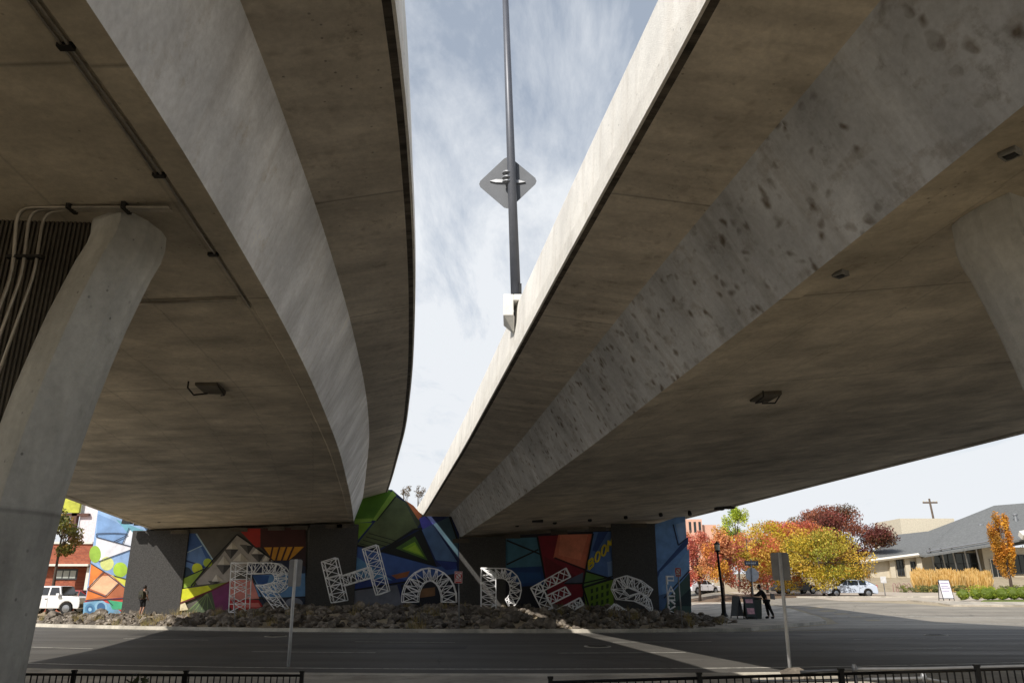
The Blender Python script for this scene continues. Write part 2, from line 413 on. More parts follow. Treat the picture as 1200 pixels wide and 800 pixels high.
# markings
def stripe(y0, x0, x1, wd=.11, dz=.012): sheet('road_marking', band(y0, y0 + wd, x0, x1), M['line'], dz)
stripe(17.35, -70, 70, .12); stripe(30.9, -70, 8.6, .1)
for i in range(-9, 12): stripe(21.6, i * 8.2 + 1.2, i * 8.2 + 4.6, .1)
for i in range(-9, 12): stripe(25.9, i * 8.2 + 3.2, i * 8.2 + 6.4, .1)
sheet('road_marking', [(17.6, 41), (30, 38.5), (44, 39.5), (44, 39.7), (30, 38.7), (17.6, 41.2)], M['line'], .016)
sheet('road_marking', [(18, 45), (40, 42), (40, 42.15), (18, 45.15)], M['line'], .016)
for x_, y_, w_, d_ in ((-6.5, 23.0, 5.2, 1.6), (7.5, 28.3, 3.0, 1.8), (22, 25, 4.5, 2.2), (-14, 27.6, 3.5, 1.5)):
    sheet('road_patch', [(x_, rc(y_, x_)), (x_ + w_, rc(y_, x_ + w_)), (x_ + w_, rc(y_, x_ + w_) + d_), (x_, rc(y_, x_) + d_)], asphalt('asphalt_patch', (70, 68, 66)), .0105)
for x_, y_, lb in ((2.5, 24.1, 'iron manhole cover in the middle of the shaded road'), (-8.4, 29.2, 'iron manhole cover near the far kerb at the left'), (15.5, 30.0, 'iron manhole cover near the street corner on the right')):
    rt = empty('manhole_cover', (x_, y_, .008), 0, lb, 'manhole cover')
    mb = MB(); mb.lathe([(.40, 0), (.40, .012), (.34, .014), (.34, .0)], 28); mb.build('rim', M['kerb'], rt)
    mb = MB(); mb.lathe([(.33, 0), (.33, .013)], 28); [mb.box(-.26, .26, k * .07 - .012, k * .07 + .012, .0131, .019) for k in (-3, -2, -1, 0, 1, 2, 3)]; mb.build('lid', M['clamp'], rt)
# far side of the street on the right: pavement, driveway, planting
sheet('far_pavement', [(27.3, 50.6), (40, 50.0), (60, 50.9), (95, 57), (95, 59), (60, 53.2), (40, 52.3), (30, 53), (27.3, 56)], M['walk'], .1, thick=1)
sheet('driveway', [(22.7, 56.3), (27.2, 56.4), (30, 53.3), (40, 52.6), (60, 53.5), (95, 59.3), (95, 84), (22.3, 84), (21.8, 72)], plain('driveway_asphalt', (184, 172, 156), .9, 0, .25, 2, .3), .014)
sheet('lawn', [(31, 53.6), (36, 53.2), (60, 54.0), (60, 57.5), (40, 57.2), (32.5, 55.8)], M['lawn'], .10, thick=1)
sheet('mulch_bed', [(36.5, 54.0), (60, 54.9), (60, 57.0), (36.5, 56.2)], M['mulch'], .12, thick=1)
sheet('parking_kerb', [(22.6, 64.0), (35, 66), (35, 66.3), (22.6, 64.3)], M['kerb'], .13, thick=1)
sheet('tree_bed', [(14.8, 62), (35, 69), (35, 76), (14.8, 80)], M['mulch'], .05, thick=1)

# ------------------------------------------------------------------ bridges
T = dict(
 Lbot=[(-40, -3.6), (-10, -2.7), (0, -2.72), (4, -2.76), (8, -3.08), (12, -3.5), (16, -4.05), (22, -4.95), (33, -6.87), (44, -8.9), (50, -10.05), (62, -12.4)],
 Ltop=[(-40, -3.2), (-10, -2.35), (0, -2.3), (5, -2.42), (8, -2.6), (10, -2.78), (12.5, -3.0), (16, -3.42), (20.5, -4.0), (27, -5.05), (38, -7.2), (50, -9.6), (62, -12.0)],
 Ltip=[(-40, -1.9), (-10, -1.0), (0, -1.0), (6, -1.1), (8, -1.28), (10, -1.47), (12, -1.67), (14, -1.92), (19, -2.57), (27, -3.8), (41, -6.37), (50, -8.1), (62, -10.5)],
 Rbot=[(-40, 8), (-10, 5.3), (0, 4.6), (5.3, 4.14), (8.5, 3.75), (13, 3.05), (19.3, 2.1), (31.6, 0), (48.7, -3.25), (62, -5.9)],
 Rtop=[(-40, 7.4), (-10, 4.8), (0, 4.05), (5.7, 3.39), (7.5, 3.1), (10.6, 2.6), (13, 2.2), (19.2, 1.3), (28, -.05), (47.3, -3.65), (62, -6.5)],
 Rtip=[(-40, 6), (-10, 3.4), (0, 2.6), (5.9, 1.92), (8.9, 1.42), (11, 1.06), (17.1, .07), (28.2, -1.75), (49.3, -5.45), (62, -7.9)],
 LL=[(-40, -13), (0, -12.6), (15, -13.8), (29, -17.2), (43.4, -20.9), (62, -25.5)],
 RR=[(-40, 22), (0, 20), (10, 19.2), (24, 16.3), (33.7, 14.1), (42.5, 12.4), (49.5, 10.9), (62, 8.2)])
def S(k, y): return smooth(T[k], y)
def zb(side_, y):
    t = max(0, min(1.3, (y - 8) / 40))
    return (lerp(3.7, 3.9, t) if side_ == 'L' else lerp(3.7, 3.0, t)) + EYE
def zsof(side_, x, y):
    return zb(side_, y) + ((x - S('Lbot', y)) * .035 if side_ == 'L' else (x - S('Rbot', y)) * .085)
ST = [-34 + 2 * i for i in range(16)] + [-2 + .8 * i for i in range(64)] + [49.5, 52, 56, 60]
def section(sd, y):
    """list of (x, z, material index of the strip that follows) going round the deck"""
    s_ = 1 if sd == 'L' else -1         # +1: open gap lies to +x of the web
    K = sd
    xb, xt, xp = S(K + 'bot', y), S(K + 'top', y), S(K + 'tip', y)
    far = S('LL' if K == 'L' else 'RR', y)
    b = zb(K, y); tp = {'L': 1.4, 'R': 1.4}[K]; pp = 1.6 + (.2 * max(0, (y - 8) / 40) if K == 'L' else 0)
    zf = zsof(K, far, y)
    o = []
    # soffit from far side to web, with a shallow step by each edge
    o.append((far, zf, 0)); o.append((far + s_ * .28, zf + .0, 0)); o.append((far + s_ * .31, zf + .035, 0))
    o.append((xb - s_ * .31, zsof(K, xb - s_ * .31, y) + .035, 0)); o.append((xb - s_ * .28, zsof(K, xb - s_ * .28, y), 0))
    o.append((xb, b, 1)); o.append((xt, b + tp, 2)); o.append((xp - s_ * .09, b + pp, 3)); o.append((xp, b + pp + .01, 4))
    o.append((xp + s_ * .035, b + pp + .02, 4)); o.append((xp + s_ * .035, b + pp + .32, 4)); o.append((xp - s_ * .03, b + pp + .36, 4))
    o.append((xp - s_ * .5, b + pp + .40, 0))
    zo = zf + 1.6
    o.append((far - s_ * 1.2, zo + .4, 0)); o.append((far - s_ * 1.7, zo + .35, 4)); o.append((far - s_ * 1.7, zo, 2)); o.append((far - s_ * .35, zf + 1.4, 1))
    return o
def sweep(mb, secf, stations, closed=True, caps=True):
    secs = [secf(y) for y in stations]; n = len(secs[0])
    for a, b_, ya, yb in zip(secs, secs[1:], stations, stations[1:]):
        va = 0
        for i in range(n if closed else n - 1):
            j = (i + 1) % n
            p, q, r_, s_ = a[i], a[j], b_[j], b_[i]
            dv = math.hypot(p[0] - q[0], p[1] - q[1])
            mb.face([(p[0], ya, p[1]), (q[0], ya, q[1]), (r_[0], yb, r_[1]), (s_[0], yb, s_[1])], mi=p[2], uv=[(ya, va), (ya, va + dv), (yb, va + dv), (yb, va)])
            va += dv
    if caps:
        for s_, y in ((secs[0], stations[0]), (secs[-1], stations[-1])): mb.face([(p[0], y, p[1]) for p in s_])
bridges = {}
for K, label in (('L', 'concrete elevated roadway curving away on the left with pale leaning girder face'), ('R', 'concrete elevated roadway on the right with dark spotted girder face and sunlit parapet')):
    root = empty('elevated_bridge', (0, 0, 0), 0, label, 'bridge'); bridges[K] = root
    mb = MB(); sweep(mb, lambda y: section(K, y), ST)
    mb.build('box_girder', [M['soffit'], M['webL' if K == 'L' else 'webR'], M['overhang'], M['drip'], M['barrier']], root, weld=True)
    s_ = 1 if K == 'L' else -1
    BH = 1.28 if K == 'L' else .97
    def bar(y, s_=s_, K=K, BH=BH):
        xp = S(K + 'tip', y) ; z = zb(K, y) + 1.6 + (.2 * max(0, (y - 8) / 40) if K == 'L' else 0) + .365
        return [(xp - s_ * .0, z, 0), (xp - s_ * .06, z + BH - .03, 0), (xp - s_ * .08, z + BH, 0), (xp - s_ * .27, z + BH, 0), (xp - s_ * .3, z + BH - .03, 0), (xp - s_ * .45, z + .25, 0), (xp - s_ * .45, z + .04, 0)]
    mb = MB(); sweep(mb, bar, ST); mb.build('barrier', M['barrier'], root, weld=True)
    def bar2(y, s_=s_, K=K):
        far = S('LL' if K == 'L' else 'RR', y) - s_ * 1.7; z = zsof(K, S('LL' if K == 'L' else 'RR', y), y) + 1.955
        return [(far + s_ * .02, z, 0), (far + s_ * .06, z + .97, 0), (far + s_ * .3, z + .97, 0), (far + s_ * .45, z + .2, 0), (far + s_ * .45, z + .04, 0)]
    mb = MB(); sweep(mb, bar2, ST); mb.build('barrier', M['barrier'], root, weld=True)

# embankment behind the abutment wall
mb = MB()
mb.prism([(-24, 0), (10, 0), (10, 4.2), (-2.9, 4.0), (-5.5, 4.6), (-9.4, 5.4), (-24, 4.7)], 'y', 48.75, 61)
mb.prism([(-34, -.5), (2, -.5), (-3, 4.6), (-9, 5.2), (-25, 5.0)], 'y', 61.0, 95)
tag(mb.build('embankment', M['soil']), kind='structure')

# ------------------------------------------------------------------ bridge lamp bracket + pole + diamond sign
yb_ = 17.3; xb_ = S('Rtip', yb_); zt_ = zb('R', yb_) + 1.6 + .365 + .97
mb = MB()
for (a, b_, z0, z1, h) in ((xb_ - .24, xb_ - .0, zt_ - .38, zt_ + .16, .38), (xb_ - .0, xb_ + .27, zt_ + .003, zt_ + .16, .38)):
    mb.box(a, b_, yb_ - h, yb_ + h, z0, z1)
mb.poly([(xb_ - .24, yb_ - .38, zt_ - .38), (xb_ - .24, yb_ + .38, zt_ - .38), (xb_ + .02, yb_ + .38, zt_ - .38), (xb_ + .02, yb_ - .38, zt_ - .38), (xb_ - .02, yb_ - .08, zt_ - .68), (xb_ - .02, yb_ + .08, zt_ - .68), (xb_ + .02, yb_ + .08, zt_ - .68), (xb_ + .02, yb_ - .08, zt_ - .68)],
        [(0, 1, 5, 4), (1, 2, 6, 5), (2, 3, 7, 6), (3, 0, 4, 7), (4, 5, 6, 7)])
mb.build('lamp_bracket', M['barrier'], bridges['R'], bevel=.03)
px_ = xb_ + .06
pole = empty('light_pole', (px_, yb_, zt_ + .16), 0, 'tall dark grey pole rising from the sunlit parapet into the sky', 'light pole')
mb = MB(); top = Vector((-.36, .05, 11.5)); mb.tube([(0, 0, 0), tuple(top * .5), tuple(top)], .125, 14, r2=.075); mb.build('pole', M['darkpole'], pole, smoothed=True)
mb = MB(); mb.box(-.2, .2, -.2, .2, 0, .03); [mb.lathe([(.03, .03), (.03, .07)], 6, Matrix.Translation((x, y, 0))) for x in (-.15, .15) for y in (-.15, .15)]; mb.build('base_plate', M['darkpole'], pole)
mb = MB(); mb.tube([tuple(top), (-.1, .05, 12.1), (.6, .05, 12.4), (2.0, .05, 12.5)], .05, 8); mb.build('arm', M['darkpole'], pole, smoothed=True)
mb = MB(); mb.prism([(1.9, -.16), (2.6, -.12), (2.6, .12), (1.9, .16)], 'z', 12.4, 12.55); mb.build('lamp_head', M['darkpole'], pole, bevel=.03)
mb = MB(); mb.box(.07, .135, -.1, .1, .14, .38); mb.build('access_cover', M['blackplastic'], pole)
sg = at(594, 210, 17.3)
sgn = empty('diamond_sign', (sg.x + .02, sg.y + .17, sg.z), R(-6), 'grey back of a diamond shaped road sign fixed to the tall pole', 'road sign')
mb = MB(); rr_ = .74; q = []
for k in range(4):
    a = k * math.pi / 2
    for d in (-.09, 0, .09): q.append(((rr_ - abs(d) * .35) * math.cos(a) - d * math.sin(a), (rr_ - abs(d) * .35) * math.sin(a) + d * math.cos(a)))
mb.prism(q, 'y', 0, .006); mb.build('sign_panel', plain('sign_back_bright', (88, 91, 96), .6, .2, .12, 3), sgn)
mb = MB()
mb.prism([(-.46, .05), (-.3, .0), (.3, -.05), (.46, -.03), (.3, .03), (-.3, .09)], 'y', -.045, -.004)
mb.build('bracket_bar', M['galv'], sgn)
mb = MB()
for z in (-.1, .02, .16): mb.lathe([(.125, z), (.125, z + .03)], 14, Matrix.Translation((.0, -.17, 0)))
mb.build('clamp', M['galv'], sgn)

# ------------------------------------------------------------------ piers
XR = [(-3, -4.52), (0, -4.52), (1.2, -4.5), (2.3, -4.45), (2.85, -4.38), (3.54, -4.27), (4.2, -4.12), (4.77, -3.96), (5.1, -3.83), (5.33, -3.75)]
def pier(K, name_label, xr0, mirror, yc, width, ang):
    root = empty('bridge_pier', (xr0, yc, 0), ang, name_label, 'pier')
    for side_ in (0, 1):
        mb = MB(); zs = [-.2, .4, .8, 1.4, 2.0, 2.5, 3.0, 3.4, 3.8, 4.2, 4.5, 4.8, 5.0, 5.15, 5.25, 5.6]
        rings = []
        for z in zs:
            fl = interp(XR, z) + 3.75
            tipr = max(0, (z - 4.95) / .35) if z > 4.95 else 0
            tipr = min(1, tipr)
            # plan of the column end, local: x=0 is the flare tip, -x towards the middle of the pier
            w_ = fl - .02 - .10 * tipr ** 2
            pl = [(w_, .3), (w_ - .0, .12), (w_ - .07, -.14), (w_ - .24, -.42), (w_ - .60, -.16), (w_ - .66, -.04), (w_ - .66, .30), (w_ - .56, .42), (w_ - .24, .6), (w_ - .07, .44)]
            if side_: pl = [(-width - x, y) for x, y in pl]
            if mirror: pl = [(-x, y) for x, y in pl]
            rings.append([(x, y, z) for x, y in pl])
        n = len(rings[0]); vs = [p for r_ in rings for p in r_]
        fs = [(i * n + k, i * n + (k + 1) % n, (i + 1) * n + (k + 1) % n, (i + 1) * n + k) for i in range(len(rings) - 1) for k in range(n)]
        fs += [tuple(range(n)), tuple((len(rings) - 1) * n + k for k in range(n))]
        mb.poly(vs, fs); mb.build('flared_column', M['pier'], root, bevel=.005)
    mb = MB(); sgnm = -1 if not mirror else 1; pit = .044
    zz = [-.2, 1.0, 2.0, 2.8, 3.4, 4.0, 4.5, 5.0, 5.6]
    for za, zb2 in zip(zz, zz[1:]):
        off = .3 - (interp(XR, za) + 3.75); k0 = int(off / pit) + 1; k1 = int((width - off) / pit) - 1; prof = []
        for i in range(k0, k1):
            a = i * pit * sgnm; d = pit * sgnm
            prof += [(a, -.06), (a + d * .45, -.06), (a + d * .55, -.03), (a + d * .95, -.03)]
        mb.prism(prof + [(prof[-1][0], .3), (prof[0][0], .3)], 'z', za, zb2)
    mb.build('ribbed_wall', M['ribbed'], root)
    return root
pierL = pier('L', 'grey curved flaring pier with ribbed wall under the left bridge', -3.68, False, 7.5, 9.0, R(8))
pierR = pier('R', 'partly seen grey flaring pier under the right bridge', 4.72, True, 7.4, 13.0, R(-4))

# conduits
def conduit(pts, r_=.026, name='conduit', parent=None):
    mb = MB(); P = [Vector(p) for p in pts]; out = [P[0]]
    for a, b_, c in zip(P, P[1:], P[2:]):
        d = .16
        pa = b_ + (a - b_).normalized() * min(d, (a - b_).length * .4); pc = b_ + (c - b_).normalized() * min(d, (c - b_).length * .4)
        for t in (0, .25, .5, .75, 1): out.append(pa * (1 - t) ** 2 + b_ * 2 * t * (1 - t) + pc * t * t)
    out.append(P[-1]); mb.tube(out, r_, 8)
    return mb.build(name, M['conduit'], parent, smoothed=True)
con = empty('conduit_run', (-3.2, 6, 5.2), 0, 'steel conduits strapped to the left bridge soffit and down the ribbed pier', 'conduit')
def cl_(p): return (p[0] + 3.2, p[1] - 6, p[2] - 5.2)
edge = [(S('Lbot', y) - .34, y, zsof('L', S('Lbot', y) - .34, y) + .02) for y in [-8 + .9 * i for i in range(21)]]
conduit([cl_(p) for p in edge], .014, parent=con)
conduit([cl_((p[0] - .05, p[1], p[2])) for p in edge[:17]], .011, parent=con)
ye = 7.0
zc_ = zsof('L', -4, ye) + .01
for k, (xx, rr2) in enumerate(((-4.98, .021), (-4.88, .018), (-4.76, .016))):
    yy = 7.0 + .04 * k
    conduit([cl_((S('Lbot', ye) - .45, yy - .05, zc_ - .015)), cl_((xx, yy - .05, zc_ - .015)), cl_((xx, 7.08, 4.6)), cl_((xx - .5, 7.1, 1.2))], rr2, parent=con)
y2 = 9.65; conduit([cl_((S('Lbot', y2) - .45, y2, zsof('L', -3.6, y2))), cl_((-5.6, y2, zsof('L', -5.6, y2)))], .02, parent=con)
def clampbox(*a):
    mb = MB(); mb.box(*a); mb.build('clamp', M['clamp'], con)
for i in (2, 5, 7, 9, 12, 14, 16, 18): p = cl_(edge[i]); clampbox(p[0] - .08, p[0] + .03, p[1] - .03, p[1] + .03, p[2] - .022, p[2] + .05)
for x in (-3.9, -4.45): clampbox(x + 3.2 - .02, x + 3.2 + .02, .9, 1.06, zc_ - 5.2 - .045, zc_ - 5.2 + .05)
for z in (4.75, 2.9, 1.9): clampbox(-5.06 + 3.2 - (4.75 - z) * .147, -4.7 + 3.2 - (4.75 - z) * .147, 1.03, 1.1, z - 5.2, z - 5.17)

# soffit fittings
def softbox(px, py, K, label, name='drain_box'):
    X, Y = 0, 20
    for _ in range(40):
        p = at(px, py, Y); z = zsof(K, p.x, Y) - EYE
        k = z / max(.01, (p.z - EYE)); Y = .5 * Y + .5 * Y * k
    p = at(px, py, Y); return p
p = softbox(247, 455, 'L', '')
root = empty('soffit_box', (p.x, p.y, p.z), R(6), 'rusty square inspection box with bent rod on the left bridge soffit', 'inspection box')
def fixture(root):
    mb = MB(); mb.box(-.2, .2, -.35, .35, -.03, .05); mb.build('box_cover', M['ribbed'], root, bevel=.01)
    mb = MB(); mb.tube([(-.27, -.5, .0), (-.27, -.5, -.12), (-.27, -.1, -.16), (-.05, 0, -.1)], .016, 6); mb.tube([(.2, -.3, 0), (.24, .1, -.1), (.1, .4, -.04)], .016, 6); mb.build('bent_rod', M['clamp'], root)
fixture(root)
p = softbox(897, 465, 'R', ''); r2 = copy_tree(root); r2.location = (p.x, p.y, p.z); r2['label'] = 'square inspection box with bent rod on the right bridge soffit'
for (px, py, lb) in ((985, 322, 'small diamond drain grate on the right soffit, farther one'), (1184, 181, 'small diamond drain grate at the upper right corner, nearer one')):
    p = softbox(px, py, 'R', '')
    rt = empty('drain_grate', (p.x, p.y, p.z), R(35), lb, 'drain grate')
    mb = MB(); q = .075
    mb.box(-q, q, -q, -q + .02, -.02, .06); mb.box(-q, q, q - .02, q, -.02, .06); mb.box(-q, -q + .02, -q + .02, q - .02, -.02, .06); mb.box(q - .02, q, -q + .02, q - .02, -.02, .06); mb.build('frame', M['pier'], rt)
    mb = MB(); mb.box(-q + .02, q - .02, -q + .02, q - .02, 0.0, .03); mb.lathe([(.04, -.03), (.05, -.01), (.045, .0)], 12); mb.build('cover', M['blackplastic'], rt)

# floodlights + bulbs near the wall
def flood(px, py, Y, lb, sc_=1, rz=0):
    p = at(px, py, Y); K = 'L' if px < 500 else 'R'; zs = zsof(K, p.x, Y) + .03
    rt = empty('floodlight', (p.x, p.y, p.z), rz, lb, 'floodlight')
    mb = MB(); s = sc_; mb.prism([(-.3 * s, -.2 * s), (.3 * s, -.2 * s), (.25 * s, .22 * s), (-.25 * s, .22 * s)], 'y', -.15, .25); mb.build('housing', M['blackplastic'], rt, bevel=.02)
    mb = MB(); mb.box(-.23 * s, .23 * s, .252, .27, -.15 * s, .16 * s); mb.build('lens', M['lamp'], rt)
    mb = MB(); mb.tube([(0, .05, .2 * s), (0, .05, max(.25 * s, zs - p.z))], .03, 6); mb.box(-.33 * s, -.3 * s, 0, .08, -.05, .25 * s); mb.box(.3 * s, .33 * s, 0, .08, -.05, .25 * s); mb.box(-.33 * s, .33 * s, 0, .08, .25 * s, .28 * s); mb.build('bracket', M['clamp'], rt)
flood(149, 610, 46.9, 'black floodlight at the left end of the left bridge soffit', .9)
flood(162, 612, 46.9, 'second grey floodlight beside the left end floodlight', .8, R(25))
flood(366, 593, 41, 'black box floodlight on the soffit above the black wall column near R', 1.0)
flood(374, 594, 41, 'small floodlight right beside the box above the R', .45)
flood(630, 607, 41, 'black floodlight on the right soffit above the letter D', 1.0)
flood(843, 594, 43, 'pale floodlight at the right edge of the right soffit', .8)
flood(855, 592, 43, 'black floodlight at the far right edge of the right soffit', .9)
cord = empty('cord_run', (0, 0, 0), 0, 'thin cord carrying small spotlights under the left soffit', 'light cord')
cordR = empty('cord_run', (0, 0, 0), 0, 'thin cord carrying small spotlights under the right soffit', 'light cord')
SPL = ((187, 608, 1), (223, 604, 2), (262, 602, 3), (300, 600, 4), (339, 598, 5)); SPR = ((606, 613, 1), (650, 610, 2), (691, 607, 3), (733, 604, 4), (774, 601, 5), (808, 600, 6))
def spot(px, py, lb, grp):
    Y = 43.5; p = at(px, py, Y)
    rt = empty('spotlight', (p.x, p.y, p.z), 0, lb, 'spotlight', grp)
    K = 'L' if px < 500 else 'R'; dz = zsof(K, p.x, Y) - p.z + .03
    mb = MB(); mb.lathe([(.05, .1), (.1, .02), (.12, -.16), (.09, -.17)], 10, Matrix.Rotation(R(-35), 4, 'X')); mb.build('housing', M['blackplastic'], rt, smoothed=True)
    mb = MB(); mb.tube([(0, 0, .05), (0, 0, max(.12, dz))], .02, 6); mb.build('stem', M['clamp'], rt)
    return Vector((p.x, p.y, p.z + max(.1, dz - .08)))
for rt, lst, nm in ((cord, SPL, 'left'), (cordR, SPR, 'right')):
    pts = [spot(a, b_, 'small black spotlight under the %s soffit, number %d counting from its left end' % (nm, k), 'spotlights hung under the bridge soffits') for a, b_, k in lst]
    mb = MB(); mb.tube([tuple(q) for q in pts], .018, 5); mb.build('cord', M['clamp'], rt)

# ------------------------------------------------------------------ abutment wall + mural
WY = 48.0
wall = empty('painted_wall', (0, WY, 0), 0, 'long abutment wall below the bridges covered with a bright geometric mural', 'wall')
mb = MB()
def wp(px, py): p = at(px, py, WY); return (p.x, p.z)
mb.prism([(-25.15, -.3), (10.25, -.3), (10.25, 5.55), (-3.3, 4.42), (-3.3, 5.6), wp(497, 604), wp(455, 573), (-9.4, 7.7), (-9.7, 5.42), (-22.0, 4.9), (-22.2, 6.2), (-25.15, 6.2)], 'y', 0, .6)
mb.build('wall_body', M['wallback'], wall)
def pil(pxa, pxb, top, name='pilaster'):
    xa = wp(pxa, 690)[0]; xb = wp(pxb, 690)[0]
    mb = MB(); n = max(6, int((xb - xa) / .13)); prof = []
    mb.prism([(xa, -.14), (xb, -.14), (xb, -.003), (xa, -.003)], 'z', -.2, top); mb.build(name, M['stucco'], wall)
def ztop(px):
    x = wp(px, 650)[0]; return zsof('L' if px < 500 else 'R', x, WY) - .10
pil(147, 214, ztop(180)); pil(358.5, 416, ztop(390)); pil(537.5, 592.5, ztop(565)); pil(718.5, 771, ztop(745))
# bearing blocks
for px in (212, 282, 325, 352, 392, 405, 541, 600, 655, 700, 748):
    x = wp(px, 615)[0]; K = 'L' if px < 500 else 'R'; z = zsof(K, x, WY)
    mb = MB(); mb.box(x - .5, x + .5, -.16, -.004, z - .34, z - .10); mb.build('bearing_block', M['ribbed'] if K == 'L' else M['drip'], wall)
class Mural:
    def __init__(s, ox, oy, k): s.mb = MB(); s.ox, s.oy, s.k = ox, oy, k; s.d = .004
    def P(s, p): x, z = wp(s.ox + p[0] * s.k, s.oy + p[1] * s.k); return (x, z)
    def poly(s, pts, c):
        s.d += .0025; g_ = sum(c) / 3; c = tuple(lerp(v, g_, -.05) for v in c); c = tuple(max(4, v) for v in c); s.mb.face([(x, -s.d, z) for x, z in map(s.P, pts)], lin(c))
    def circ(s, cx, cy, r_, c, ry=None, a0=0, a1=360):
        s.poly([(cx + r_ * math.cos(R(a0 + (a1 - a0) * i / 22)), cy + (ry or r_) * math.sin(R(a0 + (a1 - a0) * i / 22))) for i in range(22)], c)
    def line(s, pts, w_, c=(14, 16, 20)):
        s.d += .0025
        for a, b_ in zip(pts, pts[1:]):
            dx_, dy_ = b_[0] - a[0], b_[1] - a[1]; L_ = math.hypot(dx_, dy_) or 1; nx_, ny_ = -dy_ / L_ * w_ / 2, dx_ / L_ * w_ / 2
            s.mb.face([(x, -s.d, z) for x, z in map(s.P, [(a[0] + nx_, a[1] + ny_), (b_[0] + nx_, b_[1] + ny_), (b_[0] - nx_, b_[1] - ny_), (a[0] - nx_, a[1] - ny_)])], lin(c))
            s.d += .0004
    def build(s, lb):
        o = s.mb.build('mural', M['paint'], wall, recalc=False); o['label'] = lb
        for p in o.data.polygons:
            if p.normal.y > 0: p.flip()
        return o
# left wing
m = Mural(40, 580, .2)
m.poly([(287, 712), (378, 60), (700, 60), (530, 700)], (150, 182, 222))
m.poly([(372, 108), (470, 150), (560, 205), (520, 285), (368, 245)], (126, 160, 205))
m.poly([(480, 140), (640, 205), (640, 245), (560, 235)], (110, 165, 185))
m.poly([(368, 245), (578, 302), (566, 320), (380, 388), (347, 398)], (232, 232, 240))
m.poly([(560, 200), (600, 240), (578, 300), (520, 285)], (225, 230, 242))
m.poly([(380, 388), (566, 320), (546, 490), (470, 470), (370, 395)], (140, 170, 212))
m.circ(358, 345, 34, (150, 185, 70), 50); m.circ(428, 400, 40, (212, 218, 140)); m.circ(506, 436, 42, (170, 205, 66), 44)
m.poly([(335, 398), (412, 446), (320, 548)], (226, 132, 60))
m.poly([(412, 446), (462, 470), (535, 540), (528, 602), (303, 616), (316, 548)], (186, 108, 70))
m.poly([(328, 545), (352, 496), (402, 472), (457, 470), (497, 516), (430, 587)], (240, 190, 152))
m.poly([(497, 516), (535, 540), (528, 598), (430, 587)], (170, 100, 66))
m.poly([(316, 552), (420, 590), (303, 614)], (222, 128, 60))
m.poly([(455, 466), (543, 492), (538, 538)], (222, 220, 90))
m.poly([(300, 618), (525, 596), (522, 700), (288, 705)], (190, 70, 60))
m.poly([(292, 628), (380, 612), (462, 642), (520, 690), (288, 706)], (118, 165, 196))
m.circ(330, 668, 30, (80, 130, 165), 34); m.circ(395, 655, 36, (140, 180, 205), 40); m.poly([(432, 612), (525, 625), (522, 668), (462, 668)], (70, 170, 125))
for c in ((330, 668, 20), (330, 668, 10), (395, 655, 24)): m.circ(c[0], c[1], c[2], (58, 100, 140) if c[2] != 10 else (150, 190, 215), c[2] * 1.1)
L_ = [((368, 245), (578, 302)), ((380, 388), (566, 320)), ((368, 225), (470, 222), (548, 226)), ((560, 190), (520, 285)), ((470, 272), (552, 232)), ((368, 245), (368, 225)), ((335, 398), (412, 446), (535, 540)), ((412, 446), (316, 548)), ((316, 552), (420, 592), (497, 516)), ((303, 616), (528, 602)), ((470, 470), (543, 490)), ((462, 642), (432, 612))]
for l in L_: m.line(l, 5, (44, 58, 84))
m.build('sunlit left end of the mural in pale blue, white, orange and green')
# left bay
m = Mural(200, 610, 180 / 1108)
m.poly([(60, 640), (95, 60), (978, 40), (978, 660), (40, 660)], (86, 83, 76))
m.poly([(88, 90), (190, 90), (310, 285), (240, 345), (62, 420)], (52, 88, 145)); m.poly([(86, 245), (215, 180), (270, 300), (66, 402)], (92, 124, 172))
m.line([(185, 92), (308, 285)], 10, (160, 186, 200)); m.line([(88, 242), (228, 178)], 6, (160, 186, 200)); m.line([(86, 278), (190, 312), (245, 335)], 12, (30, 50, 100))
m.circ(112, 372, 40, (36, 58, 76)); m.circ(192, 342, 38, (196, 206, 50)); m.circ(268, 302, 32, (164, 184, 60))
m.poly([(242, 340), (165, 468), (58, 492), (68, 425)], (140, 168, 58)); m.line([(64, 425), (242, 346)], 8)
m.poly([(480, 105), (750, 292), (560, 302), (424, 440), (196, 462), (182, 438), (330, 290)], (164, 158, 152))
for t in ([(385, 205), (492, 205), (435, 275)], [(500, 172), (602, 180), (562, 240)], [(330, 318), (442, 318), (380, 388)], [(580, 240), (682, 240), (640, 300)], [(270, 432), (380, 432), (300, 462)]): m.poly(t, (56, 54, 54)); m.poly([t[0], ((t[0][0] + t[1][0]) / 2, t[0][1]), t[2]], (88, 85, 82))
for t in ([(445, 155), (492, 202), (402, 202)], [(385, 252), (432, 315), (342, 315)], [(510, 232), (565, 290), (448, 290)], [(332, 385), (388, 436), (300, 436)], [(625, 192), (675, 236), (590, 236)], [(690, 250), (742, 290), (664, 292)]): m.poly(t, (214, 208, 198)); m.poly([t[0], t[1], ((t[1][0] + t[2][0]) / 2, t[1][1])], (182, 174, 160))
m.line([(150, 470), (305, 285), (482, 98), (755, 292)], 9)
m.poly([(58, 495), (275, 465), (422, 440), (108, 582), (48, 530)], (206, 210, 40)); m.poly([(272, 466), (422, 440), (300, 496)], (120, 135, 40))
m.poly([(48, 528), (108, 582), (42, 604)], (235, 205, 120)); m.poly([(42, 604), (108, 586), (132, 640), (40, 650)], (236, 224, 190))
m.poly([(110, 660), (262, 525), (300, 505), (340, 660)], (72, 86, 62))
for a in range(5): m.line([(270, 520), (140 + a * 44, 640)], 5, (112, 135, 84))
m.poly([(300, 508), (430, 440), (428, 660), (335, 660)], (112, 40, 92)); m.line([(42, 606), (300, 502), (432, 438)], 12, (96, 30, 26))
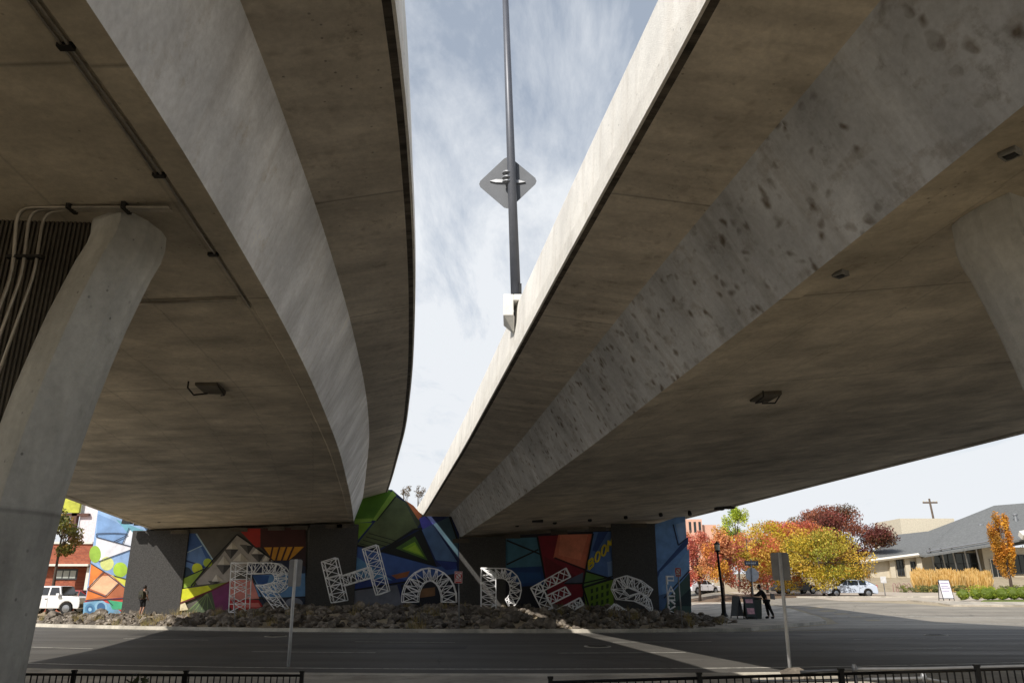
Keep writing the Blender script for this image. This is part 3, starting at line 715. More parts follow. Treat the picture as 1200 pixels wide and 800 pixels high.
m.poly([(488, 55), (652, 55), (652, 190), (618, 190)], (170, 46, 36)); m.poly([(652, 55), (978, 50), (978, 192), (652, 192)], (66, 26, 22)); m.poly([(652, 192), (978, 190), (978, 330), (800, 330)], (44, 20, 26))
m.poly([(676, 192), (966, 186), (900, 250), (856, 284), (744, 284)], (206, 146, 40))
for a in range(4): m.line([(742 + a * 50, 186), (720 + a * 42, 290)], 13, (66, 26, 22))
m.poly([(752, 292), (870, 288), (978, 330), (978, 392), (800, 392), (560, 390), (560, 304)], (26, 36, 66)); m.poly([(590, 392), (975, 378), (975, 548), (780, 558), (640, 545)], (100, 142, 186))
m.poly([(595, 392), (720, 392), (700, 460), (640, 460)], (36, 80, 140))
m.poly([(430, 430), (592, 418), (645, 560), (430, 570)], (208, 134, 124)); m.poly([(430, 572), (640, 568), (700, 660), (430, 660)], (172, 32, 38)); m.poly([(470, 590), (640, 590), (660, 620), (470, 625)], (214, 120, 110))
m.poly([(640, 560), (790, 555), (975, 545), (975, 660), (700, 660)], (30, 40, 62)); m.circ(895, 592, 62, (126, 130, 142), 38); m.line([(590, 392), (690, 600)], 8); m.line([(780, 556), (975, 546)], 8)
m.build('left bay of the mural with a grey pyramid of small triangles')
# centre
m = Mural(360, 560, .25)
m.poly([(222, 600), (222, 50), (398, 54), (455, 102), (548, 178), (712, 180), (712, 600)], (28, 44, 92))
m.poly([(222, 100), (222, 60), (385, 56), (416, 86), (325, 196), (222, 208)], (84, 128, 32)); m.poly([(222, 210), (306, 208), (222, 308)], (118, 156, 42))
m.poly([(400, 58), (418, 80), (326, 200), (306, 196)], (142, 178, 70)); m.poly([(222, 190), (310, 188), (300, 204), (222, 210)], (130, 165, 64))
m.poly([(418, 88), (458, 112), (518, 232), (440, 275), (395, 305), (332, 332), (232, 312), (322, 200)], (92, 104, 68))
for a in range(4): m.line([(290 - a * 14, 258 + a * 16), (425 - a * 26, 296 + a * 12)], 4, (36, 44, 36))
m.poly([(455, 102), (548, 178), (536, 196), (518, 230)], (70, 80, 60)); m.poly([(462, 104), (498, 128), (540, 176), (522, 196)], (206, 124, 80)); m.poly([(525, 190), (550, 178), (592, 214), (540, 240)], (90, 90, 190))
m.poly([(535, 238), (608, 415), (340, 342)], (12, 20, 18)); m.poly([(505, 272), (565, 385), (415, 328)], (70, 104, 40)); m.poly([(505, 298), (550, 370), (445, 330)], (130, 172, 44)); m.poly([(507, 312), (536, 358), (470, 332)], (160, 196, 60))
m.poly([(222, 318), (342, 346), (606, 416), (700, 400), (706, 445), (420, 482), (222, 500)], (66, 96, 158)); m.poly([(222, 400), (360, 450), (470, 478), (430, 494), (222, 524)], (40, 62, 130))
m.poly([(218, 358), (400, 478), (218, 460)], (92, 140, 180)); m.poly([(395, 455), (482, 434), (470, 462), (420, 472)], (156, 96, 58)); m.poly([(218, 528), (422, 500), (452, 600), (218, 600)], (112, 116, 128)); m.poly([(440, 500), (700, 445), (712, 600), (460, 600)], (22, 26, 40))
m.poly([(538, 242), (588, 216), (704, 392), (604, 384)], (84, 116, 158)); m.poly([(592, 216), (668, 180), (708, 300), (708, 372)], (66, 94, 108)); m.poly([(604, 386), (702, 394), (700, 425), (650, 430)], (36, 56, 130))
m.line([(218, 524), (430, 490), (560, 470)], 7); m.line([(342, 346), (500, 240), (540, 236)], 9, (18, 26, 26)); m.line([(668, 180), (708, 300)], 8); m.line([(326, 200), (416, 86)], 5, (24, 32, 20)); m.line([(222, 312), (330, 335)], 8, (18, 24, 22))
m.poly([(520, 520), (600, 510), (600, 550), (530, 560)], (130, 96, 66))
m.build('tall centre of the mural with a green triangle on dark blue')
# right bay
m = Mural(540, 600, 280 / 1200)
m.poly([(224, 540), (224, 115), (770, 90), (770, 540)], (24, 24, 36))
m.poly([(226, 130), (382, 125), (412, 272), (226, 278)], (72, 120, 142)); m.line([(230, 140), (400, 210)], 8); m.line([(390, 186), (230, 262)], 8); m.poly([(226, 278), (412, 270), (428, 362), (300, 372), (226, 320)], (26, 64, 118)); m.poly([(240, 300), (400, 300), (410, 350), (300, 356)], (34, 78, 130))
m.poly([(382, 120), (664, 108), (622, 300), (612, 420), (460, 540), (430, 372)], (128, 26, 42)); m.poly([(420, 220), (600, 330), (520, 350), (430, 320)], (104, 18, 30)); m.poly([(490, 112), (664, 108), (628, 284), (465, 228)], (206, 116, 90)); m.poly([(500, 112), (640, 110), (600, 240), (490, 214)], (222, 136, 106))
m.poly([(540, 338), (616, 300), (612, 358), (515, 358)], (88, 94, 112)); m.line([(384, 120), (412, 270), (430, 372)], 9); m.line([(470, 228), (628, 290)], 9, (60, 12, 20))
m.poly([(664, 100), (770, 95), (770, 340), (632, 292)], (82, 114, 168)); m.poly([(690, 100), (740, 97), (680, 200), (660, 190)], (44, 72, 130)); m.poly([(735, 250), (770, 240), (770, 330), (740, 320)], (120, 150, 196))
m.poly([(625, 300), (742, 330), (614, 372)], (98, 138, 62)); m.poly([(614, 382), (770, 335), (770, 540), (640, 540)], (112, 146, 38))
for r_ in range(3):
    for c in range(4): m.poly([(652 + c * 26, 385 + r_ * 36 - c * 8), (664 + c * 26, 381 + r_ * 36 - c * 8), (664 + c * 26, 403 + r_ * 36 - c * 8), (652 + c * 26, 407 + r_ * 36 - c * 8)], (44, 66, 22))
m.line([(664, 105), (626, 296), (612, 372), (645, 480)], 9); m.line([(630, 296), (770, 338)], 8); m.line([(520, 358), (612, 356), (770, 320)], 7)
# lettering BOOM, climbing to the right
def glyph(m, ch, ox, oy, w_, h, sl, c):
    def q(x, y): return (ox + x * w_, oy - sl * x * w_ - y * h)
    th = 9
    if ch == 'B': m.line([q(0, 0), q(0, 1)], th, c); m.line([q(0, 1), q(.8, .95), q(.85, .6), q(0, .52)], th, c); m.line([q(0, .5), q(.95, .45), q(.95, .05), q(0, 0)], th, c)
    if ch == 'O': m.line([q(.5 + .48 * math.cos(t * math.pi / 6), .5 + .5 * math.sin(t * math.pi / 6)) for t in range(13)], th, c)
    if ch == 'M': m.line([q(0, 0), q(.05, 1), q(.5, .35), q(.95, 1), q(1, 0)], th, c)
for i, ch in enumerate('BOOM'): glyph(m, ch, 642 + i * 32, 288 - i * 30, 24, 44 + i * 4, .9, (212, 190, 40))
m.build('right bay of the mural in red and salmon with yellow lettering on blue')
m = Mural(540, 600, 280 / 1200)
m.poly([(985, 520), (975, 60), (1126, 10), (1160, 520)], (116, 156, 208)); m.poly([(985, 300), (1142, 120), (1142, 160), (1000, 300), (990, 330)], (52, 78, 130)); m.poly([(1008, 380), (1146, 180), (1150, 290), (1020, 430)], (128, 168, 214))
m.poly([(1030, 440), (1150, 300), (1158, 520), (1010, 520)], (66, 92, 88)); m.poly([(985, 420), (1050, 400), (1010, 520), (985, 520)], (80, 110, 150)); m.poly([(1080, 60), (1126, 45), (1132, 130), (1100, 160)], (150, 180, 220)); m.line([(1066, 60), (1092, 165), (1135, 130)], 7, (40, 56, 90)); m.line([(1020, 430), (1150, 290)], 7, (36, 46, 70)); m.poly([(1060, 470), (1155, 380), (1158, 470)], (40, 56, 60))
m.build('right end of the mural in light and dark blue bands')

# ------------------------------------------------------------------ rocks
def berm(x, y):
    k = rc(31.9, x); t = max(0, min(1, (y - k - .4) / (46.8 - k)))
    h = .05 + .56 * t ** .8 + .26 * math.exp(-((x + 5.5) / 5.5) ** 2) * math.sin(math.pi * min(1, t * 1.2)) + .14 * noise.noise(Vector((x * .5, y * .5, 3)))
    if x > 5: h *= max(.15, 1 - (x - 5) / 7)
    if x < -13: h *= max(.28, 1 - (-13 - x) / 7)
    return max(.03, h)
mb = MB(); xs = [-29 + i for i in range(41)]; 
rows = []
for x in xs:
    y0 = rc(31.88, x); y1 = 47.98 if x > -25.5 else 44
    if x > 8: y0 += (x - 8) * 1.7
    rows.append([(x, lerp(y0, y1, j / 14), berm(x, lerp(y0, y1, j / 14)) - .08 * (j > 0)) for j in range(15)])
vs = [p for r_ in rows for p in r_]
mb.poly(vs, [(i * 15 + j, (i + 1) * 15 + j, (i + 1) * 15 + j + 1, i * 15 + j + 1) for i in range(len(xs) - 1) for j in range(14)])
o = mb.build('rocky_bank', M['soil'], smoothed=True); tag(o, kind='structure')
def rockverts(seed, flat=.7):
    bm = bmesh.new(); bmesh.ops.create_icosphere(bm, subdivisions=2, radius=.5)
    rs = random.Random(seed)
    planes = [(Vector((rs.uniform(-1, 1), rs.uniform(-1, 1), rs.uniform(-1, 1))).normalized(), rs.uniform(.2, .4)) for _ in range(12)]
    for v in bm.verts:
        for n_, d in planes:
            e = v.co.dot(n_) - d
            if e > 0: v.co -= n_ * e
        v.co += noise.noise_vector(v.co * 3 + Vector((seed, 0, 0))) * .05
        v.co.z *= flat
    vs = [v.co.copy() for v in bm.verts]; fs = [tuple(v.index for v in f.verts) for f in bm.faces]; bm.free()
    return vs, fs
RV = [rockverts(i, .62 + .03 * (i % 5)) for i in range(12)]
rmesh = []
for vs, fs in RV:
    me = bpy.data.meshes.new('boulder'); me.from_pydata(vs, [], fs); me.materials.append(M['rock']); rmesh.append(me)
rs = random.Random(11)
def rockpos(jx=None):
    while True:
        x = rs.uniform(-28, 10.8) if jx is None else jx
        lo = rc(32.1, x) + (max(0, x - 8) * 1.9)
        if x > 9.8 and lo > 45: continue
        hi = 47.5 if x > -25 else 44
        if lo < hi: return x, lo, hi
cnt = 0
placed = []
while cnt < 260:
    x, lo, hi = rockpos(); y = lo + (hi - lo) * rs.random() ** .9
    s_ = rs.uniform(.35, .95) ** 1.4
    if y - lo < s_ * .4: y = lo + s_ * .45
    if y > hi - .4: y = hi - .45
    if -20.6 < x < -18.6 and y > 42.5: continue
    if any((x - a) ** 2 + (y - b_) ** 2 < (.42 * (s_ + c)) ** 2 for a, b_, c in placed): continue
    placed.append((x, y, s_)); cnt += 1
    o = bpy.data.objects.new('boulder', rmesh[rs.randrange(12)]); COL.objects.link(o)
    o.location = (x, y, berm(x, y) + s_ * .14); o.scale = (s_ * rs.uniform(.9, 1.3), s_ * rs.uniform(.8, 1.1), s_ * rs.uniform(.8, 1.15)); o.rotation_euler = (rs.uniform(-.4, .4), rs.uniform(-.4, .4), rs.uniform(0, 6.3))
    if x < -15.5: tag(o, 'large tan boulder in the sunlit left end of the rock bank', 'boulder', 'sunlit boulders at the left end of the bank')
    else: tag(o, 'large brown boulder in the shaded rock bank under the letters', 'boulder', 'boulders heaped in the shade under the letters')
mb = MB()
for i in range(2600):
    x, lo, hi = rockpos(); y = rs.uniform(lo - .05, hi + .3); s_ = rs.uniform(.2, .52)
    if -20.6 < x < -18.6 and y > 43: s_ *= .5
    vs, fs = RV[rs.randrange(12)]
    Mx = Matrix.Translation((x, y, berm(x, y) + s_ * .05)) @ Matrix.Rotation(rs.uniform(0, 6.3), 4, 'Z') @ Matrix.Rotation(rs.uniform(-.6, .6), 4, 'X') @ Matrix.Scale(s_, 4)
    mb.poly([Mx @ v for v in vs], fs)
tag(mb.build('loose_rubble', M['rock'], recalc=False), 'smaller broken rubble filling the rock bank between the boulders', 'rubble', kind='stuff')

rs = random.Random(91)
mb = MB()
for i in range(60):
    x, lo, hi = rockpos(); y = rs.uniform(lo, hi); z = berm(x, y)
    for k in range(26):
        a = rs.uniform(0, 6.3); l = rs.uniform(.05, .3); h = rs.uniform(.2, .55); c = lin(rs.choice([(168, 148, 96), (128, 122, 72), (150, 130, 84)]))
        q = Vector((x + rs.gauss(0, .12), y + rs.gauss(0, .12), z)); mb.face([q, q + Vector((.02, 0, 0)), q + Vector((l * math.cos(a), l * math.sin(a), h))], c)
LEAFW = mb
# ------------------------------------------------------------------ truss letters
LY = 43.0
def letter(ribs, label, seed, depth=.75, ri=.021, lean=0):
    rs = random.Random(seed)
    base = at(sum(p[0] for p in ribs[0][0]) / len(ribs[0][0]), 712, LY)
    root = empty('truss_letter', (base.x, LY, 0), 0, label, 'letter sculpture', 'steel truss letters on the rocks')
    def P(p, back): q = at(p[0], p[1], LY); return Vector((q.x - base.x, depth * back, q.z))
    mo = MB(); mi_ = MB()
    for ra, rb in ribs:
        n = len(ra)
        # subdivide rails
        A = []; B = []
        for i in range(n - 1):
            seg = max(1, round(math.hypot(ra[i + 1][0] - ra[i][0], ra[i + 1][1] - ra[i][1]) / 9.0))
            for k in range(seg):
                t = k / seg; A.append((lerp(ra[i][0], ra[i + 1][0], t), lerp(ra[i][1], ra[i + 1][1], t))); B.append((lerp(rb[i][0], rb[i + 1][0], t), lerp(rb[i][1], rb[i + 1][1], t)))
        A.append(ra[-1]); B.append(rb[-1])
        for back in (0, 1):
            mo.tube([P(p, back) for p in A], ri * 1.35, 6); mo.tube([P(p, back) for p in B], ri * 1.35, 6)
            mo.tube([P(A[0], back), P(B[0], back)], ri * 1.3, 6); mo.tube([P(A[-1], back), P(B[-1], back)], ri * 1.3, 6)
            for i in range(len(A) - 1):
                t = rs.uniform(.2, .8); q = (lerp(A[i][0], B[i][0], t), lerp(A[i][1], B[i][1], t)); t2 = rs.uniform(.2, .8)
                if i % 2 == back: a, b_ = A[i], B[i + 1]
                else: a, b_ = B[i], A[i + 1]
                mi_.tube([P(a, back), P(b_, back)], ri, 5)
                if i and rs.random() < .75: mi_.tube([P(A[i], back), P(B[i], back)], ri, 5)
                mid = ((a[0] + b_[0]) / 2, (a[1] + b_[1]) / 2); oth = (B[i] if i % 2 == back else A[i])
                if rs.random() < .7: mi_.tube([P(mid, back), P(oth, back)], ri * .85, 5)
        for i in range(0, len(A), 2):
            mi_.tube([P(A[i], 0), P(A[i], 1)], ri, 5); mi_.tube([P(B[i], 0), P(B[i], 1)], ri, 5)
            if i + 1 < len(A): mi_.tube([P(A[i], 0), P(A[i + 1], 1)], ri * .8, 5)
    mo.build('outer_frame', M['truss'], root, smoothed=True); mi_.build('bracing', M['truss'], root, smoothed=True)
def arc(cx, cy, rx, ry, a0, a1, n=9): return [(cx + rx * math.cos(R(a0 + (a1 - a0) * i / (n - 1))), cy - ry * math.sin(R(a0 + (a1 - a0) * i / (n - 1)))) for i in range(n)]
letter([([(271, 659), (268, 717)], [(290, 659), (287, 717)]),
        ([(290, 659)] + arc(318, 677, 18, 18, 90, -70, 8) + [(312, 691)], [(290, 672)] + arc(316, 677, 6, 6, 90, -70, 8) + [(308, 685)]),
        ([(300, 685), (322, 714)], [(314, 685), (335, 714)])], 'white steel truss letter R standing at the left in front of the mural', 1)
letter([([(376.5, 658), (388, 706)], [(392.5, 653), (404.5, 703)]), ([(424.5, 643), (440.5, 697)], [(440.5, 638), (454.5, 692)]), ([(397.5, 675), (432, 664)], [(401, 686), (435.5, 676)])], 'white steel truss letter H tilted on top of the rocks', 2)
letter([(arc(502.5, 702, 32, 37, -5, 185, 13), arc(503, 703, 14, 23, -5, 185, 13))], 'white steel truss letter O half buried as an arch in the rocks', 3)
letter([([(563.5, 665), (563.5, 716)], [(581, 672), (581, 716)]), ([(563.5, 665), (588, 665.5)] + arc(590, 690, 21, 24.5, 85, -70, 8), [(580, 677), (588, 677)] + arc(589, 690, 9, 12.5, 85, -70, 8))], 'white steel truss letter D catching a patch of sun on its left side', 4)
letter([([(622, 688.5), (636, 716)], [(633, 682), (648, 712)]), ([(622, 688.5), (663.6, 665)], [(627, 697), (669, 675.5)]), ([(640, 698), (663, 687)], [(645, 708), (669, 696)]), ([(652, 715), (680, 700)], [(660, 722), (684, 708)])], 'white steel truss letter E sinking tilted into the rocks', 5)
letter([([(765, 690), (752, 680), (735, 674), (722, 678), (718, 690), (724, 702), (745, 704), (758, 710), (764, 716)], [(760, 699), (748, 692), (738, 688), (733, 689), (732, 692), (738, 698), (752, 694), (762, 702), (765, 712)]),
        ([(712, 716), (722, 707), (736, 716)], [(718, 720), (724, 714), (733, 720)])], 'white steel truss letter S at the right, sunk in the rocks', 6)

# vertical PARK sign
p0 = at(788, 716, 44.5); p1 = at(787, 674, 44.5)
root = empty('word_sign', (p0.x, 44.5, berm(p0.x, 44.5) - .1), 0, 'narrow upright sign of stacked white letters PARK on the rocks', 'sign')
H_ = p1.z - root.location.z
mb = MB(); mb.tube([(-.22, .05, 0), (-.22, .05, H_)], .03, 6); mb.build('post', M['truss'], root)
GL = {'P': [[(0, 0), (0, 1)], [(0, 1), (1, 1), (1, .5), (0, .5)]], 'A': [[(0, 0), (.5, 1), (1, 0)], [(.2, .4), (.8, .4)]], 'R': [[(0, 0), (0, 1)], [(0, 1), (1, 1), (1, .5), (0, .5)], [(.3, .5), (1, 0)]], 'K': [[(0, 0), (0, 1)], [(1, 1), (0, .5), (1, 0)]]}
for i, ch in enumerate('PARK'):
    mb = MB(); z0 = H_ - (i + 1) * (H_ - .1) / 4 + .05; hh = (H_ - .1) / 4 - .1
    for s__ in GL[ch]: mb.tube([(-.19 + a * .36, 0, z0 + b_ * hh) for a, b_ in s__], .055, 6)
    o = mb.build('letter', M['truss'], root); o['label'] = 'white letter ' + ch
tag(LEAFW.build('dry_weeds', M['leaf'], recalc=False), 'thin tufts of dry weeds growing between the rocks', 'weeds', kind='stuff')
# ------------------------------------------------------------------ street signs
def post_sign(px_b, py_b, Y, px_t, py_t, label, panel, base_z=None, rpost=.03, mat=None):
    b_ = at(px_b, py_b, Y); t = at(px_t, py_t, Y); z0 = base_z if base_z is not None else b_.z
    root = empty('street_sign', (b_.x, Y, z0), 0, label, 'street sign')
    mb = MB(); mb.tube([(0, 0, 0), (t.x - b_.x, 0, t.z - z0)], rpost, 8); mb.build('post', mat or M['galv'], root, smoothed=True)
    panel(root, Vector((t.x - b_.x, 0, t.z - z0)))
    return root
def rect(w_, h, front, back=None, tilt=0, yo=.04):
    def f(root, t):
        mb = MB(); zc = t.z - h / 2; r = .04; q = []
        for cx, cy, a in ((w_ / 2 - r, h / 2 - r, 0), (-w_ / 2 + r, h / 2 - r, 90), (-w_ / 2 + r, -h / 2 + r, 180), (w_ / 2 - r, -h / 2 + r, 270)):
            for k in range(4): q.append((cx + r * math.cos(R(a + k * 30)), cy + r * math.sin(R(a + k * 30))))
        Mx = Matrix.Translation((t.x, 0, zc)) @ Matrix.Rotation(tilt, 4, 'Z')
        mb.prism(q, 'y', yo, yo + .005, M=Mx); mb.build('sign_panel', front, root)
        mb = MB(); [mb.box(-.05, .05, yo - .012, yo - .001, z, z + .03, M=Mx) for z in (-h * .3, h * .3)]; mb.build('bolt_plate', M['galv'], root)
    return f
post_sign(337.5, 785, 17.0, 347, 655, 'grey back of a tall rectangular sign on a pale leaning post at the left', rect(.27, .55, M['signback'], tilt=R(12)), 0.1, .034, M['signwhite'])
post_sign(926, 786, 16.4, 913.5, 647, 'grey back of a rectangular sign on a pale leaning post at the right', rect(.36, .55, M['signback'], tilt=R(-8)), 0.1, .038, M['signwhite'])
def redwhite(w_, h):
    def f(root, t):
        Mx = Matrix.Translation((t.x, -.05, t.z - h / 2))
        mb = MB(); mb.box(-w_ / 2, w_ / 2, 0, .006, -h / 2, h / 2, M=Mx); mb.build('sign_panel', M['signwhite'], root)
        mb = MB()
        fr = .03
        for (a, b_, c, d) in ((-w_ / 2 + .01, w_ / 2 - .01, h / 2 - .01 - fr, h / 2 - .01), (-w_ / 2 + .01, w_ / 2 - .01, -h / 2 + .01, -h / 2 + .01 + fr), (-w_ / 2 + .01, -w_ / 2 + .01 + fr, -h / 2 + .05, h / 2 - .05), (w_ / 2 - .01 - fr, w_ / 2 - .01, -h / 2 + .05, h / 2 - .05)):
            mb.box(a, b_, -.004, -.001, c, d, M=Mx)
        q = [(.11 * math.cos(R(a)), .11 * math.sin(R(a)) + .04) for a in range(0, 360, 20)]
        for a, b_ in zip(q, q[1:] + q[:1]): mb.tube([Mx @ Vector((a[0], -.006, a[1])), Mx @ Vector((b_[0], -.006, b_[1]))], .014, 4)
        mb.tube([Mx @ Vector((-.08, -.006, .12)), Mx @ Vector((.08, -.006, -.04))], .014, 4)
        for z in (-.14, -.19): mb.box(-.1, .1, -.004, -.001, z, z + .025, M=Mx)
        mb.build('red_symbol', M['red'], root)
    return f
post_sign(538, 738.5, rc(32.3, -2), 537.5, 669, 'small red and white parking sign on a thin post in front of the O', redwhite(.32, .46), .15, .025)
post_sign(800, 738, rc(32.3, 7), 794, 665, 'small red and white sign on a thin post in front of the PARK sign', redwhite(.24, .32), .15, .025)
post_sign(275, 738, rc(32.5, -12), 274, 700, 'short thin post stub standing in the rocks below the R', lambda r, t: (lambda mb: (mb.box(t.x - .04, t.x + .04, -.03, .03, t.z - .02, t.z + .03), mb.build('post_cap', M['galv'], r)))(MB()), .15, .02)
# stop sign seen from behind with a street name blade
bp = at(883, 712, 50.0)
root = empty('stop_sign', (bp.x, 50, gz(bp.x, 50) + .12), 0, 'octagonal stop sign seen from behind with a street name plate above it', 'stop sign')
tz = at(881, 655, 50).z - root.location.z; cz = at(881, 673, 50).z - root.location.z; tx = at(880.5, 660, 50).x - bp.x
mb = MB(); mb.tube([(0, 0, 0), (tx, 0, tz)], .035, 8); mb.build('post', M['galv'], root, smoothed=True)
mb = MB(); mb.prism([(tx + .44 * math.cos(R(22.5 + 45 * k)), cz + .44 * math.sin(R(22.5 + 45 * k))) for k in range(8)], 'y', .05, .056); mb.build('sign_panel', plain('sign_back_pale', (195, 198, 204), .4, .1), root)
nz_ = at(881, 659.5, 50).z - root.location.z
mb = MB(); mb.box(tx - .44, tx + .44, -.03, -.02, nz_ - .14, nz_ + .14); mb.build('name_plate', plain('name_plate', (70, 78, 100), .5), root)
mb = MB(); [mb.box(tx + a, tx + a + .07, -.034, -.031, nz_ - .05, nz_ + .05) for a in (-.34, -.24, -.14, 0.0, .1, .2)]; mb.build('name_text', M['signwhite'], root)

# lamp post
bp = at(849, 724, 46.0); root = empty('street_lamp', (bp.x, 46, .1), 0, 'slim black street lamp with a small lantern beside the rocks', 'street lamp')
H_ = at(841, 637, 46).z - .1
mb = MB(); mb.lathe([(.2, 0), (.2, .1), (.13, .25), (.12, .8), (.085, .9)], 14); mb.build('base', M['blackiron'], root, smoothed=False)
mb = MB(); mb.tube([(0, 0, .85), (-.1, 0, H_ - .45)], .085, 12, r2=.065); mb.build('pole', M['blackiron'], root, smoothed=True)
tM = Matrix.Translation((-.1, 0, H_ - .45))
mb = MB(); mb.lathe([(.1, 0), (.19, .05), (.16, .1)], 12, tM); mb.lathe([(.18, .42), (.2, .45), (.05, .55), (.02, .62)], 12, tM); mb.build('lantern_cap', M['blackiron'], root)
mb = MB(); mb.lathe([(.14, .1), (.17, .42)], 12, tM); mb.build('lantern_glass', M['lamp'], root)

# ------------------------------------------------------------------ fences by the camera
def fence(x0, x1, y0, y1, ztop_fn, posts, label, pick, rail_z2=.55):
    root = empty('metal_fence', (x0, y0, 0), 0, label, 'fence')
    def pt(x, z): t = (x - x0) / (x1 - x0); return (x - x0, (y1 - y0) * t, z)
    mb = MB()
    for a, b_ in zip(posts, posts[1:]):
        for dz in (0, -rail_z2): 
            za, zb_ = ztop_fn(a) + dz, ztop_fn(b_) + dz
            A = pt(a, za); B = pt(b_, zb_)
            mb.tube([A, B], .015, 4)
    mb.build('rail', M['blackiron'], root)
    mb = MB(); x = x0 + pick
    while x < x1: p = pt(x, ztop_fn(x)); mb.box(p[0] - .006, p[0] + .006, p[1] - .006, p[1] + .006, .0, p[2]); x += pick
    o = mb.build('pickets', M['blackiron'], root)
    for q in posts:
        mb = MB(); p = pt(q, ztop_fn(q) + .035); mb.box(p[0] - .022, p[0] + .022, p[1] - .022, p[1] + .022, 0, p[2]); mb.box(p[0] - .028, p[0] + .028, p[1] - .028, p[1] + .028, p[2], p[2] + .02); mb.build('post', M['blackiron'], root)
FY = 10.3
xa = at(20, 788, FY).x; xe = at(354, 789, FY).x; step = (at(218, 787, FY).x - at(87, 787, FY).x)
fence(at(87, 788, FY).x - step, xe, FY, FY, lambda x: at(300, 791, FY).z + .004 * (xe - x), [at(87, 788, FY).x - step, at(87, 788, FY).x, at(218, 788, FY).x, xe], 'black picket fence at the bottom left, nearer the pier', .078)
FY2 = 8.2
xs_ = at(645, 795, FY2).x; s2 = at(824, 790, FY2).x - xs_
fence(xs_, xs_ + 5 * s2, FY2, FY2 + .9, lambda x: at(645, 799, FY2).z + .014 * (x - xs_), [xs_ + i * s2 for i in range(6)], 'black picket fence along the bottom right edge', .085)
# galvanised railing behind it
root = empty('pipe_railing', (at(935, 790, 9.5).x, 9.5, 0), 0, 'bare grey pipe railing with fittings behind the black fence on the right', 'railing')
x0 = root.location.x
def rp(px, py, Y=9.5): p = at(px, py, Y); return (p.x - x0, Y - 9.5, p.z)
mb = MB(); mb.tube([rp(938, 787), rp(1001, 783.5), rp(1085, 783, 9.7), rp(1200, 780, 9.9), rp(1300, 778, 10.1)], .018, 8); mb.tube([rp(880, 798), rp(955, 797), rp(1082, 794), rp(1112, 800)], .018, 8); mb.build('rail', M['galv'], root, smoothed=True)
for px, py in ((1001, 781), (1082, 790)):
    p = rp(px, py); mb = MB(); mb.tube([(p[0], p[1], 0), p], .022, 8); mb.lathe([(.03, p[2] - .08), (.036, p[2] - .02), (.02, p[2] + .03)], 10, Matrix.Translation((p[0], p[1], 0))); mb.build('post', M['galv'], root, smoothed=True)
# dirt mound / rock at the foot of the right sign, shrub near fence
o = bpy.data.objects.new('boulder', rmesh[3]); COL.objects.link(o); p = at(932, 795, 14.5); o.location = (p.x, 14.3, .17); o.scale = (.8, .6, .5); tag(o, 'low flat boulder at the foot of the right leaning sign post', 'boulder')

# ------------------------------------------------------------------ foliage
def core(mb, c, rad, col, sd=0):
    bm = bmesh.new(); bmesh.ops.create_icosphere(bm, subdivisions=3, radius=1)
    vs = [Vector(c) + Vector((v.co.x * rad[0], v.co.y * rad[1], v.co.z * rad[2])) * (1 + .18 * noise.noise(v.co * 3 + Vector((sd, 0, 0)))) for v in bm.verts]
    mb.poly(vs, [tuple(v.index for v in f.verts) for f in bm.faces], lin(col)); bm.free()
def foliage(mb, c, rad, n, pal, leaf=.16, clumps=26, rs=random, squash=.8, shell=.4, topcol=None):
    c = Vector(c); cl = []
    for i in range(clumps):
        while True:
            d = Vector((rs.uniform(-1, 1), rs.uniform(-1, 1), rs.uniform(-1, 1)))
            if shell < d.length < 1: break
        cl.append((c + Vector((d.x * rad[0], d.y * rad[1], d.z * rad[2])), rs.choice(pal), rs.uniform(.75, 1.2), d))
    for i in range(n):
        q, col, br, d = cl[rs.randrange(clumps)]
        e = Vector((rs.gauss(0, 1), rs.gauss(0, 1), rs.gauss(0, 1))); e.normalize()
        rr_ = (rs.random() ** .5) * .36
        p = q + Vector((e.x * rad[0], e.y * rad[1], e.z * rad[2] * .8)) * rr_
        u = Vector((rs.gauss(0, 1), rs.gauss(0, 1), rs.gauss(0, 1))).normalized(); v = u.cross(Vector((rs.gauss(0, 1), rs.gauss(0, 1), rs.gauss(0, 1)))).normalized()
        s = leaf * rs.uniform(.6, 1.35); b_ = br * rs.uniform(.7, 1.2)
        if rs.random() < .12: col = rs.choice(pal)
        cc = lin(col); cc = (cc[0] * b_, cc[1] * b_, cc[2] * b_)
        mb.face([p - u * s * .5, p + v * s * .32, p + u * s * .5, p - v * s * .32], cc)
def tree(x, y, h, crown_c, rad, n, pal, label, leaf=.2, group='autumn trees on the far side of the street', seed=1, name='autumn_tree', trunk=.14, clumps=30, z0=None):
    rs = random.Random(seed); z0 = gz(x, y) if z0 is None else z0
    root = empty(name, (x, y, z0), 0, label, 'tree', group)
    mb = MB(); top = Vector((rs.uniform(-.2, .2), rs.uniform(-.2, .2), crown_c)); 
    mb.tube([(0, 0, -.1), tuple(top * .35 + Vector((.06, 0, 0))), tuple(top * .7), tuple(top + Vector((0, 0, rad[2] * .6)))], trunk, 8, r2=trunk * .3)
    for i in range(9):
        a = rs.uniform(0, 6.28); st = top * rs.uniform(.45, .95); e = Vector((math.cos(a) * rad[0] * .75, math.sin(a) * rad[1] * .75, crown_c + rs.uniform(-.3, .6) * rad[2])); md = st.lerp(e, .5) + Vector((0, 0, .2))
        mb.tube([tuple(st), tuple(md), tuple(e)], trunk * .4, 6, r2=trunk * .1)
    mb.build('trunk', M['bark'], root, smoothed=True)
    mb = MB(); foliage(mb, (0, 0, crown_c), rad, n, pal, leaf, clumps, rs); mb.build('crown', M['leaf'], root, recalc=False)
    return root
YEL = [(214, 186, 58), (196, 174, 46), (222, 198, 80), (172, 162, 52), (216, 156, 66), (150, 150, 52), (206, 170, 60)]
